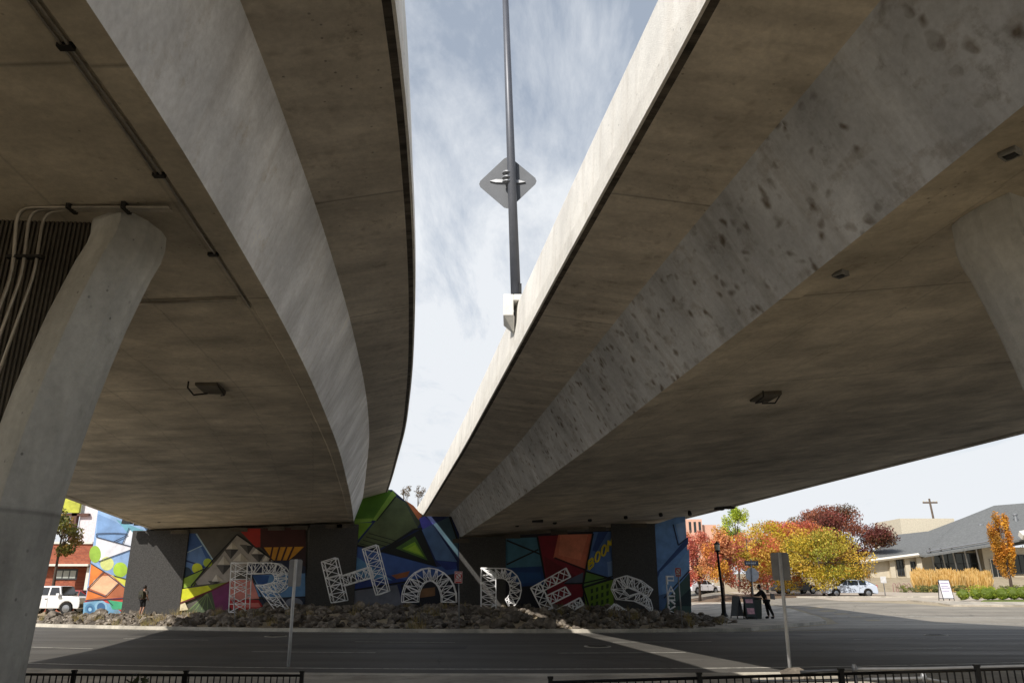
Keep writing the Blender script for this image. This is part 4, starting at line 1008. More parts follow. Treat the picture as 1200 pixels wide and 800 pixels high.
ORG = [(222, 150, 74), (226, 170, 66), (214, 126, 80), (208, 108, 76), (230, 184, 80), (186, 150, 60)]
PNK = [(220, 130, 106), (210, 112, 90), (230, 160, 110), (198, 100, 86), (222, 170, 96)]
GRN = [(150, 175, 40), (175, 195, 50), (120, 150, 40), (195, 205, 70)]
MAR = [(138, 72, 62), (120, 60, 54), (150, 92, 68), (104, 62, 50), (116, 92, 56)]
def tx_(px, Y): return at(px, 700, Y).x
def th(py, px, Y): return at(px, py, Y).z - gz(tx_(px, Y), Y)
def ptree(px, Y, ytop, ybot, wpx, *a, **k):
    x = tx_(px, Y); zt = th(ytop - 5, px, Y); zb_ = max(.4, th(ybot, px, Y)); dep = Y * .98
    rx = wpx / 2 * dep / F; rz = (zt - zb_) / 2
    if len(a) > 1: a = (int(a[0] * 1.8),) + a[1:]
    k['leaf'] = k.get('leaf', .2) * .74
    return tree(x, Y, zt, (zt + zb_) / 2, (rx * .9, rx * .9, rz * .88), *a, **k)
ptree(966, 70, 622, 694, 112, 9000, YEL, 'big bright yellow tree with orange top behind the parked silver car', seed=1, clumps=46, leaf=.24)
ptree(918, 76, 612, 692, 84, 6500, ORG + YEL[:3], 'orange and yellow tree left of the big yellow tree', seed=2, clumps=36, leaf=.23)
ptree(940, 80, 607, 650, 90, 4200, [(206, 106, 84), (220, 136, 78), (194, 92, 78)], 'red topped tree behind the orange and yellow tree', seed=12, clumps=30, leaf=.24)
ptree(882, 72, 617, 694, 74, 7000, ORG + YEL[:3] + PNK[:1], 'tall orange tree behind the stop sign', seed=3, clumps=34, leaf=.22)
ptree(848, 68, 618, 690, 54, 5200, PNK + ORG[:2], 'pink and orange tree behind the black street lamp', seed=4, clumps=34, leaf=.22)
ptree(900, 82, 615, 680, 70, 4500, ORG + PNK, 'orange pink tree at the back between the stop sign and the tall grey sign', seed=41, clumps=34, leaf=.22)
ptree(820, 74, 625, 690, 52, 4600, PNK, 'coral red tree beside the right end of the painted wall', seed=5, clumps=32, leaf=.22)
ptree(868, 88, 592, 650, 34, 3200, GRN, 'yellow green pointed tree rising above the orange trees', seed=6, clumps=24, leaf=.24)
ptree(998, 100, 595, 668, 100, 15000, MAR, 'dark maroon tree at the back left of the grey roofed building', seed=7, clumps=40, leaf=.3)
ptree(960, 104, 602, 662, 70, 7000, MAR + [(170, 90, 70)], 'reddish brown tree beyond the yellow tree', seed=8, clumps=26, leaf=.3)
ptree(1187, 62, 603, 676, 26, 5200, [(214, 150, 40), (200, 130, 40), (225, 170, 60), (180, 130, 40)], 'narrow golden columnar tree in front of the grey roofed building', seed=9, clumps=40, leaf=.17, name='columnar_tree', group=None)
# small trees seen between the bridges
for px, yt, sd, lb in ((476, 564, 31, 'small bare tree seen in the gap, left one'), (492, 569, 32, 'small bare tree seen in the gap, right one')):
    Y = 66; p = at(px, 575, Y)
    tree(p.x, Y, 5, at(px, 575, Y).z - 5.0, (.5, .5, .55), 260, [(110, 90, 60), (130, 110, 80)], lb, leaf=.12, group=None, seed=sd, name='small_tree', trunk=.05, clumps=20, z0=5.0)
# left tree behind jeep
p = at(72, 622, 55); tree(p.x, 55, 6, p.z, (1.5, 1.5, 1.5), 2600, [(120, 120, 50), (160, 130, 60), (90, 100, 44)], 'small leafy tree in front of the brick building at the left', leaf=.2, group=None, seed=22, name='leafy_tree', clumps=26)

# hedge balls, grasses
SH = []
for i, (px, w_) in enumerate(((1130, 14), (1145, 14), (1158, 16), (1164, 15), (1176, 16), (1189, 17), (1202, 18), (1216, 18))):
    Y = 55.5 + (i % 2) * .5; p = at(px, 704, Y); r_ = w_ / 2 * Y / F; z = gz(p.x, Y) + .1
    rs2 = random.Random(50 + i); root = empty('round_shrub', (p.x, Y, z), 0, ['leftmost low round green shrub in the row by the pavement', 'second round green shrub from the left in the row', 'third round green shrub from the left in the row', 'fourth round green shrub from the left in the row', 'fifth round green shrub from the left in the row', 'sixth round green shrub, near the right edge of the photo', 'round green shrub cut by the right edge of the photo', 'round green shrub just past the right edge of the photo'][i], 'shrub', 'round shrubs in the planting strip')
    mb = MB(); core(mb, (0, 0, r_ * .8), (r_ * .82, r_ * .82, r_ * .75), (104, 122, 36), i); foliage(mb, (0, 0, r_ * .8), (r_ * .8, r_ * .8, r_ * .72), 3200, [(172, 188, 56), (150, 170, 48), (190, 200, 76), (120, 140, 40)], .05, 60, rs2, shell=.7); mb.build('foliage', M['leaf'], root, recalc=False)
    mb = MB(); [mb.tube([(0, 0, 0), (r_ * .5 * math.cos(a), r_ * .5 * math.sin(a), r_)], .012, 5) for a in (0, 2, 4)]; mb.build('stem', M['bark'], root)
mb = MB(); rs2 = random.Random(5)
for i in range(9000):
    px = rs2.uniform(1071, 1160); Y = rs2.uniform(84.0, 89); p = at(px, 680, Y); z = gz(p.x, Y); h = rs2.uniform(.7, 1.45) * (1 + .45 * noise.noise(Vector((p.x * .9, Y * .6, 0)))) + .3; a = rs2.uniform(0, 6.3); l = rs2.uniform(.05, .5)
    c = lin(rs2.choice([(226, 190, 120), (210, 170, 96), (236, 204, 140), (190, 150, 80)])); w_ = .05
    mb.face([(p.x - w_, Y, z), (p.x + w_, Y, z), (p.x + w_ * .6 + l * math.cos(a), Y + l * math.sin(a), z + h), (p.x - w_ * .4 + l * math.cos(a), Y + l * math.sin(a), z + h)], c)
tag(mb.build('ornamental_grass', M['leaf'], recalc=False), 'band of tall golden ornamental grass before the grey roofed building', 'grass', kind='stuff')
mb = MB()
for i in range(60):
    px = rs2.uniform(1058, 1225); Y = rs2.uniform(82.5, 83.6); p = at(px, 690, Y)
    foliage(mb, (p.x, Y, gz(p.x, Y) + .3), (.7, .5, .45), 170, [(120, 126, 70), (104, 112, 66), (150, 150, 80)] if px < 1130 or px > 1178 else [(160, 176, 56), (176, 190, 66)], .12, 10, rs2, shell=.1)
tag(mb.build('ground_cover', M['leaf'], recalc=False), 'low green ground cover plants along the front of the golden grass', 'ground cover', kind='stuff')
# distant tree mass at horizon
mb = MB(); rs2 = random.Random(77)
for i in range(70):
    x = rs2.uniform(-160, 220); Y = rs2.uniform(190, 230)
    if -25 < x < 20: continue
    foliage(mb, (x, Y, gz(x, Y) + 4), (7, 5, 5), 160, [(96, 92, 60), (130, 100, 60), (110, 84, 56), (84, 90, 56)], 1.1, 12, rs2, shell=.2)
tag(mb.build('far_tree_line', M['leaf'], recalc=False), 'hazy far off line of mixed autumn trees at the horizon', 'tree line', kind='stuff')
# small shrub at bottom left before fence
p = at(168, 796, 9.4); root = empty('low_shrub', (p.x, 9.4, 0), 0, 'dark low shrub in front of the black fence at the bottom left', 'shrub')
mb = MB(); foliage(mb, (0, 0, .3), (.42, .3, .32), 900, [(60, 66, 40), (74, 78, 46), (50, 56, 34)], .06, 16, random.Random(9), shell=.1); mb.build('foliage', M['leaf'], root, recalc=False)

# ------------------------------------------------------------------ buildings
# grey roofed building, right
BY = 96.0
def B(px, py, Y=BY): return at(px, py, Y)
bl = empty('grey_roofed_building', (B(1060, 680).x, BY, gz(60, BY)), 0, 'low beige building with a broad grey shingle roof and glass entrance', 'building')
ox, oy, oz = bl.location
def loc(v, dy=0): return (v.x - ox, v.y - oy + dy, v.z - oz)
shing = plain('roof_shingles', (112, 114, 114), .95, 0, .3, 4, .5); beige = plain('beige_wall', (196, 186, 166), .85, 0, .12, 2, .2); trim = plain('white_trim', (222, 218, 208), .6, 0, .08); dk = plain('dark_frame', (46, 48, 52), .5)
mb = MB()
xl = B(1017, 650).x - ox; xr_ = B(1330, 650).x - ox
mb.box(xl, B(1072, 650).x - ox, 0, 22, -4, B(1040, 652).z - oz); mb.box(B(1072, 650).x - ox, B(1180, 650).x - ox, 4, 12, -4, 3.2); mb.box(B(1166, 650).x - ox, xr_, 2.5, 12, -4, 3.6)
mb.build('wall', beige, bl)
mb = MB()   # roof: front eave line up to ridge farther back
ea = [(1008, 657), (1076, 648.5), (1084, 650), (1165, 637), (1215, 628), (1330, 606)]
rd = [(1052, 626), (1088, 622), (1130, 606), (1165, 592), (1215, 588), (1330, 560)]
E = [loc(B(*e, BY - 1)) for e in ea]; Rg = [loc(B(*r_, BY + 13)) for r_ in rd]
for a, b_, c, d in zip(E, E[1:], Rg[1:], Rg): mb.face([a, b_, c, d]); 
Bk = [(p[0] + 2, 26, E[i][2]) for i, p in enumerate(Rg)]
for a, b_, c, d in zip(Rg, Rg[1:], Bk[1:], Bk): mb.face([a, b_, c, d])
mb.face([E[0], Rg[0], Bk[0]]); 
lowr = [(p[0], p[1], p[2] - .25) for p in E]
for a, b_, c, d in zip(lowr, lowr[1:], E[1:], E): mb.face([a, b_, c, d])
for a, b_, c, d in zip(lowr, lowr[1:], [(p[0], p[1] + 5, p[2]) for p in lowr][1:], [(p[0], p[1] + 5, p[2]) for p in lowr]): mb.face([a, b_, c, d])
mb.build('roof', shing, bl)
mb = MB(); 
for (a, b_) in ((0, 1),): mb.tube([(E[a][0], E[a][1] - .1, E[a][2] - .12), (E[b_][0], E[b_][1] - .1, E[b_][2] - .12)], .2, 4)
mb.build('fascia', trim, bl)
mb = MB(); mb.tube([loc(B(1196, 627, BY - 2)), loc(B(1330, 600, BY - 2))], .5, 4); mb.build('fascia', trim, bl)
mb = MB(); p = loc(B(1057, 625, BY + 15)); q = loc(B(1118, 608, BY + 15)); mb.box(p[0], q[0], p[1], p[1] + 8, p[2] - 2, q[2] + .1); mb.build('roof_block', plain('pale_stucco', (205, 196, 176), .9), bl)
def win(px0, py0, px1, py1, dY, nm='window', nx_=2, nz__=2, frame=None):
    a = loc(B(px0, py0, BY + dY)); b_ = loc(B(px1, py1, BY + dY)); x0_, x1_ = sorted((a[0], b_[0])); z0_, z1_ = sorted((a[2], b_[2])); y_ = a[1]
    mb = MB(); t = .09
    for i in range(nx_ + 1): x = lerp(x0_, x1_, i / nx_); mb.box(x - t / 2, x + t / 2, y_ - .09, y_ - .002, z0_, z1_)
    for i in range(nz__ + 1): z = lerp(z0_, z1_, i / nz__); mb.box(x0_ - t / 2, x1_ + t / 2, y_ - .1, y_ - .004, z - t / 2, z + t / 2)
    f = mb.build(nm, frame or dk, bl)
    mb = MB(); mb.face([(x0_, y_ - .03, z0_), (x1_, y_ - .03, z0_), (x1_, y_ - .03, z1_), (x0_, y_ - .03, z1_)]); mb.build('pane', M['glass'], f)
win(1050, 656, 1060, 674, 0); win(1065, 658, 1074, 672, 0); win(1160, 655, 1176, 676, 2.4, 'door', 2, 1, trim); win(1092, 648, 1158, 672, 3.9, 'window', 7, 2); win(1180, 650, 1204, 672, 2.4, 'window', 3, 1)
mb = MB(); 
for px in (1044, 1062, 1076): p = loc(B(px, 650, BY - .4)); mb.box(p[0] - .3, p[0] + .3, p[1], p[1] + .38, -3, B(1040, 652).z - oz)
mb.build('pillar', beige, bl)
mb = MB()
for px in (1094, 1107, 1120, 1134, 1148): mb.tube([loc(B(px + 3, 674, BY + 1)), loc(B(px - 5, 641, BY - .8))], .09, 6)
mb.tube([loc(B(1086, 646, BY - .8)), loc(B(1182, 630, BY - .8))], .1, 6)
mb.build('canopy_strut', M['galv'], bl)
mb = MB(); p = [loc(B(1077, 673, BY + 2)), loc(B(1096, 668, BY + 4)), loc(B(1096, 648, BY + 4)), loc(B(1077, 655, BY + 2))]; mb.face(p); mb.build('angled_wall', beige, bl)

for px_a, py_a, lb_ in ((1104, 634, 0), (1150, 618, 1), (1190, 606, 2)):
    q = Vector(loc(B(px_a, py_a, BY + 6.2))); mb = MB(); mb.lathe([(.22, -.8), (.22, .25), (.34, .27), (.34, .42), (.1, .5)], 10, Matrix.Translation(q)); mb.build('roof_vent', M['galv'], bl)
# utility pole
p = at(1097, 607, 125); root = empty('utility_pole', (p.x, 125, gz(p.x, 125)), 0, 'wooden utility pole with crossarm rising behind the grey roof', 'utility pole')
zt = at(1093, 584, 125).z - root.location.z
wood = plain('pole_wood', (110, 96, 84), .9, 0, .3, 5)
mb = MB(); mb.tube([(0, 0, 0), (-.6, 0, zt)], .2, 8, r2=.15); mb.build('pole', wood, root); mb = MB(); mb.box(-1.7, .6, -.1, .1, zt - .75, zt - .5); mb.build('crossarm', wood, root)
mb = MB(); [mb.lathe([(.08, zt - .5), (.08, zt - .3)], 8, Matrix.Translation((x, 0, 0))) for x in (-1.6, -1.1, .0, .5)]; mb.build('insulator', M['lamp'], root)
# far apartment block right behind pink tree
p = at(806, 640, 130); root = empty('apartment_block', (p.x, 130, 0), 0, 'salmon apartment block top seen above the coral trees', 'building')
w_ = 36 * 130 / F
mb = MB(); mb.box(0, w_ * .5, 0, 12, 0, at(806, 608, 130).z); mb.box(w_ * .5, w_, 1, 12, 0, at(806, 614, 130).z); mb.build('wall', plain('salmon_wall', (214, 170, 150), .9), root)
for i in range(3):
    for j in range(4): mb = MB(); mb.box(.4 + i * .8, .8 + i * .8, -.03, -.005, 1.5 + j * 3, 3.2 + j * 3); mb.build('window', M['glass'], root)

# brick building, left
Y = 60.0
bk = empty('brick_building', (at(60, 690, Y).x, Y, 0), 0, 'red brick building with a dark window band left of the painted wall', 'building'); ox, oy, oz = bk.location
def loc2(px, py, Y_=Y): v = at(px, py, Y_); return (v.x - ox, Y_ - oy, v.z - oz)
def brickmat():
    m, nt, b = newmat('red_brick'); tc = N(nt, 'ShaderNodeTexCoord')
    bt = N(nt, 'ShaderNodeTexBrick'); bt.inputs['Scale'].default_value = 2.2; bt.inputs['Color1'].default_value = (*lin((168, 92, 66)), 1); bt.inputs['Color2'].default_value = (*lin((138, 70, 52)), 1); bt.inputs['Mortar'].default_value = (*lin((150, 120, 100)), 1); bt.inputs['Mortar Size'].default_value = .012
    nt.links.new(mapping(nt, tc.outputs['Object'], (1, 1, 1), (R(90), 0, 0)), bt.inputs['Vector']); nt.links.new(bt.outputs[0], b.inputs['Base Color']); b.inputs['Roughness'].default_value = .9
    return m
brk = brickmat()
xl = loc2(20, 650)[0]; xr_ = loc2(107, 650)[0]
def zl(py, px=80): return loc2(px, py)[2]
mb = MB(); mb.box(xl - 12, xr_, 0, 9, zl(663), zl(637)); mb.box(xl - 12, xr_ - 1.2, .6, 9, 0, zl(663)); mb.build('wall', brk, bk)
mb = MB(); mb.box(xl - 12, xr_, -.12, .4, zl(637), zl(634.5)); mb.box(xl - 12, xr_ - .0, -.25, .6, zl(663), zl(660.5)); mb.build('coping', trim, bk)
mb = MB(); a = loc2(59, 679); b_ = loc2(87, 666); mb.box(a[0], b_[0], .52, .597, a[2], b_[2]); f = mb.build('window', dk, bk); mb = MB(); 
for i in range(3): t0 = lerp(a[0], b_[0], .06 + i * .31); mb.box(t0, t0 + (b_[0] - a[0]) * .26, .495, .515, a[2] + .12, b_[2] - .12)
mb.build('pane', plain('bright_pane', (170, 175, 170), .2), f)
mb = MB(); p = loc2(104, 664); mb.box(p[0] - .22, p[0] + .2, .2, .55, 0, p[2]); mb.build('corner_post', trim, bk)
wb = empty('white_building', (at(95, 690, 66).x, 66, 0), 0, 'white upper building with yellow green banner behind the brick one', 'building'); ox, oy, oz = wb.location
mb = MB(); a = loc2(88, 640, 66); b_ = loc2(130, 596, 66); mb.box(a[0], b_[0], 0, 6, 0, b_[2] + 2); mb.build('wall', plain('white_wall', (225, 222, 226), .8), wb)
mb = MB(); a = loc2(20, 612, 66); b_ = loc2(97, 590, 66); mb.box(a[0] - 4, b_[0], -.4, -.1, loc2(80, 601, 66)[2], loc2(60, 586, 66)[2] + .6); mb.build('banner', plain('yellow_green_banner', (190, 196, 70), .7, 0, .5, 1.2), wb)
mb = MB(); a = loc2(88, 601, 66); mb.box(a[0] - 12, a[0] + 1.3, -.3, .2, loc2(80, 604.5, 66)[2], loc2(80, 601.5, 66)[2]); mb.box(a[0] - .1, a[0] + .35, -.3, .1, 0, a[2]); mb.build('beam', plain('brown_steel', (92, 62, 52), .7), wb)

# ------------------------------------------------------------------ vehicles
def car(x, y, z, rz, paint, label, L=4.3, Wd=1.78, suv=False, group=None):
    root = empty('parked_car', (x, y, z), rz, label, 'car', group)
    pm = plain('car_paint', paint, .25, 0, .03, 3, spec=.6)
    h = L / 2; W2 = Wd / 2; r = .36 if suv else .31
    wx = (-h * .62, h * .62)
    belt = 1.08 if suv else .9; roof = 1.68 if suv else 1.41; gc = .34 if suv else .24
    def arch(cx): return [(cx + (r + .07) * math.cos(a), r + (r + .07) * math.sin(a)) for a in [R(d) for d in (200, 180, 155, 130, 105, 80, 55, 30, 0, -20)]][::1]
    low = [(-h, gc + .12), (-h + .05, gc)]
    for cx in wx: low += [p for p in arch(cx) if p[1] > gc - .001]
    low += [(h - .06, gc), (h, gc + .15)]
    if suv: up = [(h, .78), (h - .06, .98), (h - .2, 1.03), (h * .42, belt), (-h + .04, belt), (-h, .8)]
    else: up = [(h, .55), (h - .12, .7), (h * .78, .78), (h * .42, belt), (-h * .8, belt + .05), (-h + .03, belt - .02), (-h, .6)]
    mb = MB(); mb.prism(low + up, 'y', -W2, W2)
    body = mb.build('body', pm, root, bevel=.04)
    if suv: c0 = [(h * .44, belt), (h * .33, roof - .03), (h * .2, roof), (-h + .2, roof - .02), (-h + .06, belt)]
    else: c0 = [(h * .48, belt - .03), (h * .1, roof - .03), (-h * .1, roof), (-h * .6, roof - .08), (-h + .1, belt + .02)]
    tum = .16
    def cab(pts, s): return [Vector((px_, s * (W2 - .02 - tum * max(0, (pz - belt) / (roof - belt))), pz)) for px_, pz in pts]
    a = cab(c0, -1); b_ = cab(c0, 1); n = len(c0)
    mb = MB(); mb.poly(a + b_, [tuple(range(n)), tuple(range(n, 2 * n))[::-1]] + [(i, i + n, (i + 1) % n + n, (i + 1) % n) for i in range(n)]); mb.build('cabin', pm, root, bevel=.03)
    # windows
    def inset(p0, p1, p2, p3, k=.08):
        c = (p0 + p1 + p2 + p3) / 4; return [p + (c - p).normalized() * k for p in (p0, p1, p2, p3)]
    def pane(nm, q, off):
        mb = MB(); mb.face([p + off for p in q]); mb.build(nm, M['glass'], root)
    pane('windscreen', inset(a[0], b_[0], b_[1], a[1]), Vector((.035, 0, .03))); pane('rear_window', inset(a[-2], b_[-2], b_[-1], a[-1]), Vector((-.04, 0, .02)))
    zt_, zbt = roof - .09, belt + .05
    xA, xB = c0[0][0], c0[-1][0]
    sp = [(xB + (.35 if suv else .75), xB + (1.15 if suv else 1.35)), (xB + (1.25 if suv else 1.42), xB + (2.1 if suv else 2.25)), (xB + (2.2 if suv else 2.32), None)]
    for s in (-1, 1):
        for x0_, x1_ in sp:
            def P(xx, zz): return Vector((xx, s * (W2 - .012 - tum * (zz - belt) / (roof - belt)), zz))
            fx = lambda zz: lerp(c0[0][0], c0[1][0], (zz - belt) / (roof - belt)) - .1
            if x1_ is None: q = [P(x0_, zbt), P(fx(zbt), zbt), P(max(x0_ + .05, fx(zt_)), zt_), P(x0_, zt_)]
            else: q = [P(x0_, zbt), P(x1_, zbt), P(x1_, zt_), P(x0_ + (.1 if not suv and x0_ == sp[0][0] else 0), zt_)]
            mb = MB(); mb.face([p + Vector((0, s * .004, 0)) for p in q]); mb.build('side_window', M['glass'], root)
        mb = MB(); mb.box(c0[0][0] - .25, c0[0][0] - .05, s * (W2 + .02), s * (W2 + .2), belt, belt + .15); mb.build('wing_mirror', pm, root, bevel=.02)
        mb = MB(); mb.box(h - .1, h + .012, s * (W2 - .42), s * (W2 - .06), .62, .78); mb.build('headlight', M['lamp'], root, bevel=.02)
        mb = MB(); mb.box(-h - .012, -h + .08, s * (W2 - .26), s * (W2 - .05), .72, .95); mb.build('tail_light', M['red'], root, bevel=.01)
        for k, xx in enumerate((sp[0][1] + .045, sp[1][1] + .045)):
            mb = MB(); mb.box(xx - .16, xx - .04, s * W2 + s * .002, s * W2 + s * .025, belt - .18, belt - .15); mb.build('door_handle', M['blackplastic'], root)
            mb = MB(); mb.box(xx - .008, xx + .008, s * W2 + s * .0, s * W2 + s * .004, gc + .1, belt - .02); mb.build('door_seam', M['blackplastic'], root)
    for cx in wx:
        for s in (-1, 1):
            w = empty('wheel', (cx, s * (W2 - .1), r), 0); w.parent = root
            MX = Matrix.Rotation(R(90), 4, 'X')
            mb = MB(); mb.lathe([(r * .6, -.1), (r * .95, -.11), (r, -.07), (r, .07), (r * .95, .11), (r * .6, .1)], 24, MX); mb.build('tyre', M['rubber'], w, smoothed=False)
            mb = MB(); mb.lathe([(.05, -.125), (r * .62, -.105), (r * .62, .105), (.05, .125)], 12, MX); mb.build('rim', M['rim'], w)
    mb = MB(); mb.box(-h - .03, -h + .1, -W2 + .05, W2 - .05, gc + .08, gc + .3); mb.box(h - .1, h + .03, -W2 + .05, W2 - .05, gc + .06, gc + .28); mb.build('bumper', M['blackplastic'] if suv else pm, root, bevel=.02)
    return root
p = at(61, 716, 50.5); car(p.x, 50.5, .12, 0, (226, 226, 226), 'white boxy four wheel drive parked at the left end of the painted wall', 4.2, 1.8, True)
p = at(84, 700, 54); car(p.x, 55, .15, R(8), (150, 30, 26), 'red car mostly hidden behind the white four wheel drive', 4.4)
p = at(996, 700, 69); car(p.x, 69, gz(p.x, 69) + .02, R(180 - 6), (190, 200, 215), 'silver hatchback parked in front of the yellow tree', 4.2, 1.75)
p = at(933, 697, 80); car(p.x, 80, gz(p.x, 80) + .02, R(12), (40, 44, 52), 'dark car parked in shade behind the trees', 4.4)
p = at(821, 694, 84); car(p.x, 84, gz(p.x, 84) + .02, R(35), (215, 215, 220), 'white car seen under the coral tree beside the wall', 4.4)
p = at(903, 694, 92); car(p.x, 92, gz(p.x, 92) + .02, R(190), (70, 40, 36), 'dark red car parked behind the stop sign', 4.4)

# ------------------------------------------------------------------ bins, boards
Y = 43.0; p = at(884, 731, Y)
root = empty('trash_bin', (p.x, Y, .13), R(4), 'tall dark green bin on the pavement corner with the leaning person', 'bin')
mb = MB(); mb.prism([(-.32, 0), (.32, 0), (.4, .98), (-.4, .98)], 'y', -.33, .33); mb.build('bin_body', M['greenbin'], root, bevel=.03)
mb = MB(); mb.prism([(-.43, .985), (.43, .985), (.4, 1.06), (-.4, 1.09)], 'y', -.37, .37); mb.build('lid', M['blackplastic'], root, bevel=.02)
for s in (-1, 1):
    mb = MB(); mb.lathe([(.1, -.03), (.1, .03)], 12, Matrix.Translation((s * .28, .34, .1)) @ Matrix.Rotation(R(90), 4, 'Y')); mb.build('wheel', M['rubber'], root)
Y = 42.4; p = at(873, 731, Y)
root = empty('sandwich_board', (p.x + .3, Y, .13), R(10), 'dark sandwich board with pink and white poster beside the green bin', 'sandwich board')
def aboard(root, w_, h, fm, pm_):
    for s in (-1, 1):
        Mx = Matrix.Rotation(s * R(11), 4, 'X'); Mx = Matrix.Translation((0, s * h * math.sin(R(11)), 0)) @ Matrix.Rotation(s * R(11), 4, 'X')
        mb = MB(); t = .04
        mb.box(-w_ / 2, -w_ / 2 + t, -.015, .015, 0, h, M=Mx); mb.box(w_ / 2 - t, w_ / 2, -.015, .015, 0, h, M=Mx); mb.box(-w_ / 2 + t, w_ / 2 - t, -.015, .015, h - t, h, M=Mx); mb.box(-w_ / 2 + t, w_ / 2 - t, -.015, .015, .12, .12 + t, M=Mx); mb.build('frame', fm, root)
        mb = MB(); mb.box(-w_ / 2 + t, w_ / 2 - t, -.008, .008, .12 + t, h - t, M=Mx); mb.build('panel', pm_, root)
aboard(root, .55, 1.1, M['blackplastic'], M['greenbin'])
mb = MB(); Mx = Matrix.Translation((0, -1.1 * math.sin(R(11)), 0)) @ Matrix.Rotation(-R(11), 4, 'X'); mb.box(-.2, .2, -.016, -.01, .25, .55, M=Mx); mb.box(-.2, .2, -.016, -.01, .8, 1.0, M=Mx); mb.build('poster', plain('pink_poster', (215, 160, 170), .6, 0, .5, 7), root)
p = at(865, 731, 43.4); root = empty('sandwich_board', (p.x, 43.4, .13), R(-70), 'narrow grey folding frame left of the dark sandwich board', 'sandwich board')
aboard(root, .6, 1.15, plain('grey_frame', (110, 115, 125), .5), plain('grey_panel', (120, 130, 145), .5))
p = at(1106, 705, 55); root = empty('sandwich_board', (p.x, 54.6, gz(p.x, 54.6) + .1), R(6), 'white sandwich board standing on the grass by the driveway', 'sandwich board')
aboard(root, .8, 1.36, plain('dark_frame_board', (60, 60, 60), .5), plain('white_board', (232, 230, 234), .5))
mb = MB(); Mx = Matrix.Translation((0, -1.36 * math.sin(R(11)), 0)) @ Matrix.Rotation(-R(11), 4, 'X')
for k, z in enumerate((1.1, .92, .8, .6)): mb.box(-.3, .3 - .1 * (k % 2), -.014, -.0085, z, z + .05, M=Mx)
mb.build('printed_lines', plain('print_purple', (150, 140, 175), .6), root)
p = at(1037, 694, 70); root = empty('small_sign', (p.x, 70, gz(p.x, 70)), 0, 'small white square sign on a thin post near the silver hatchback', 'sign')
zt = at(1036, 675, 70).z - root.location.z; mb = MB(); mb.tube([(0, 0, 0), (0, 0, zt)], .035, 6); mb.build('post', M['galv'], root); mb = MB(); mb.box(-.25, .25, -.05, -.036, zt - .55, zt); mb.build('sign_panel', M['signwhite'], root)
p = at(1047, 690, 84); root = empty('bicycle_rack', (p.x, 84, gz(p.x, 84)), 0, 'metal hoop bicycle rack by the beige wall', 'bicycle rack')
mb = MB()
for i in range(4): mb.tube([(i * .5, 0, 0), (i * .5, 0, .75), (i * .5 + .15, 0, .9), (i * .5 + .3, 0, .75), (i * .5 + .3, 0, 0)], .035, 6)
mb.build('hoops', plain('rack_paint', (150, 110, 110), .5), root)

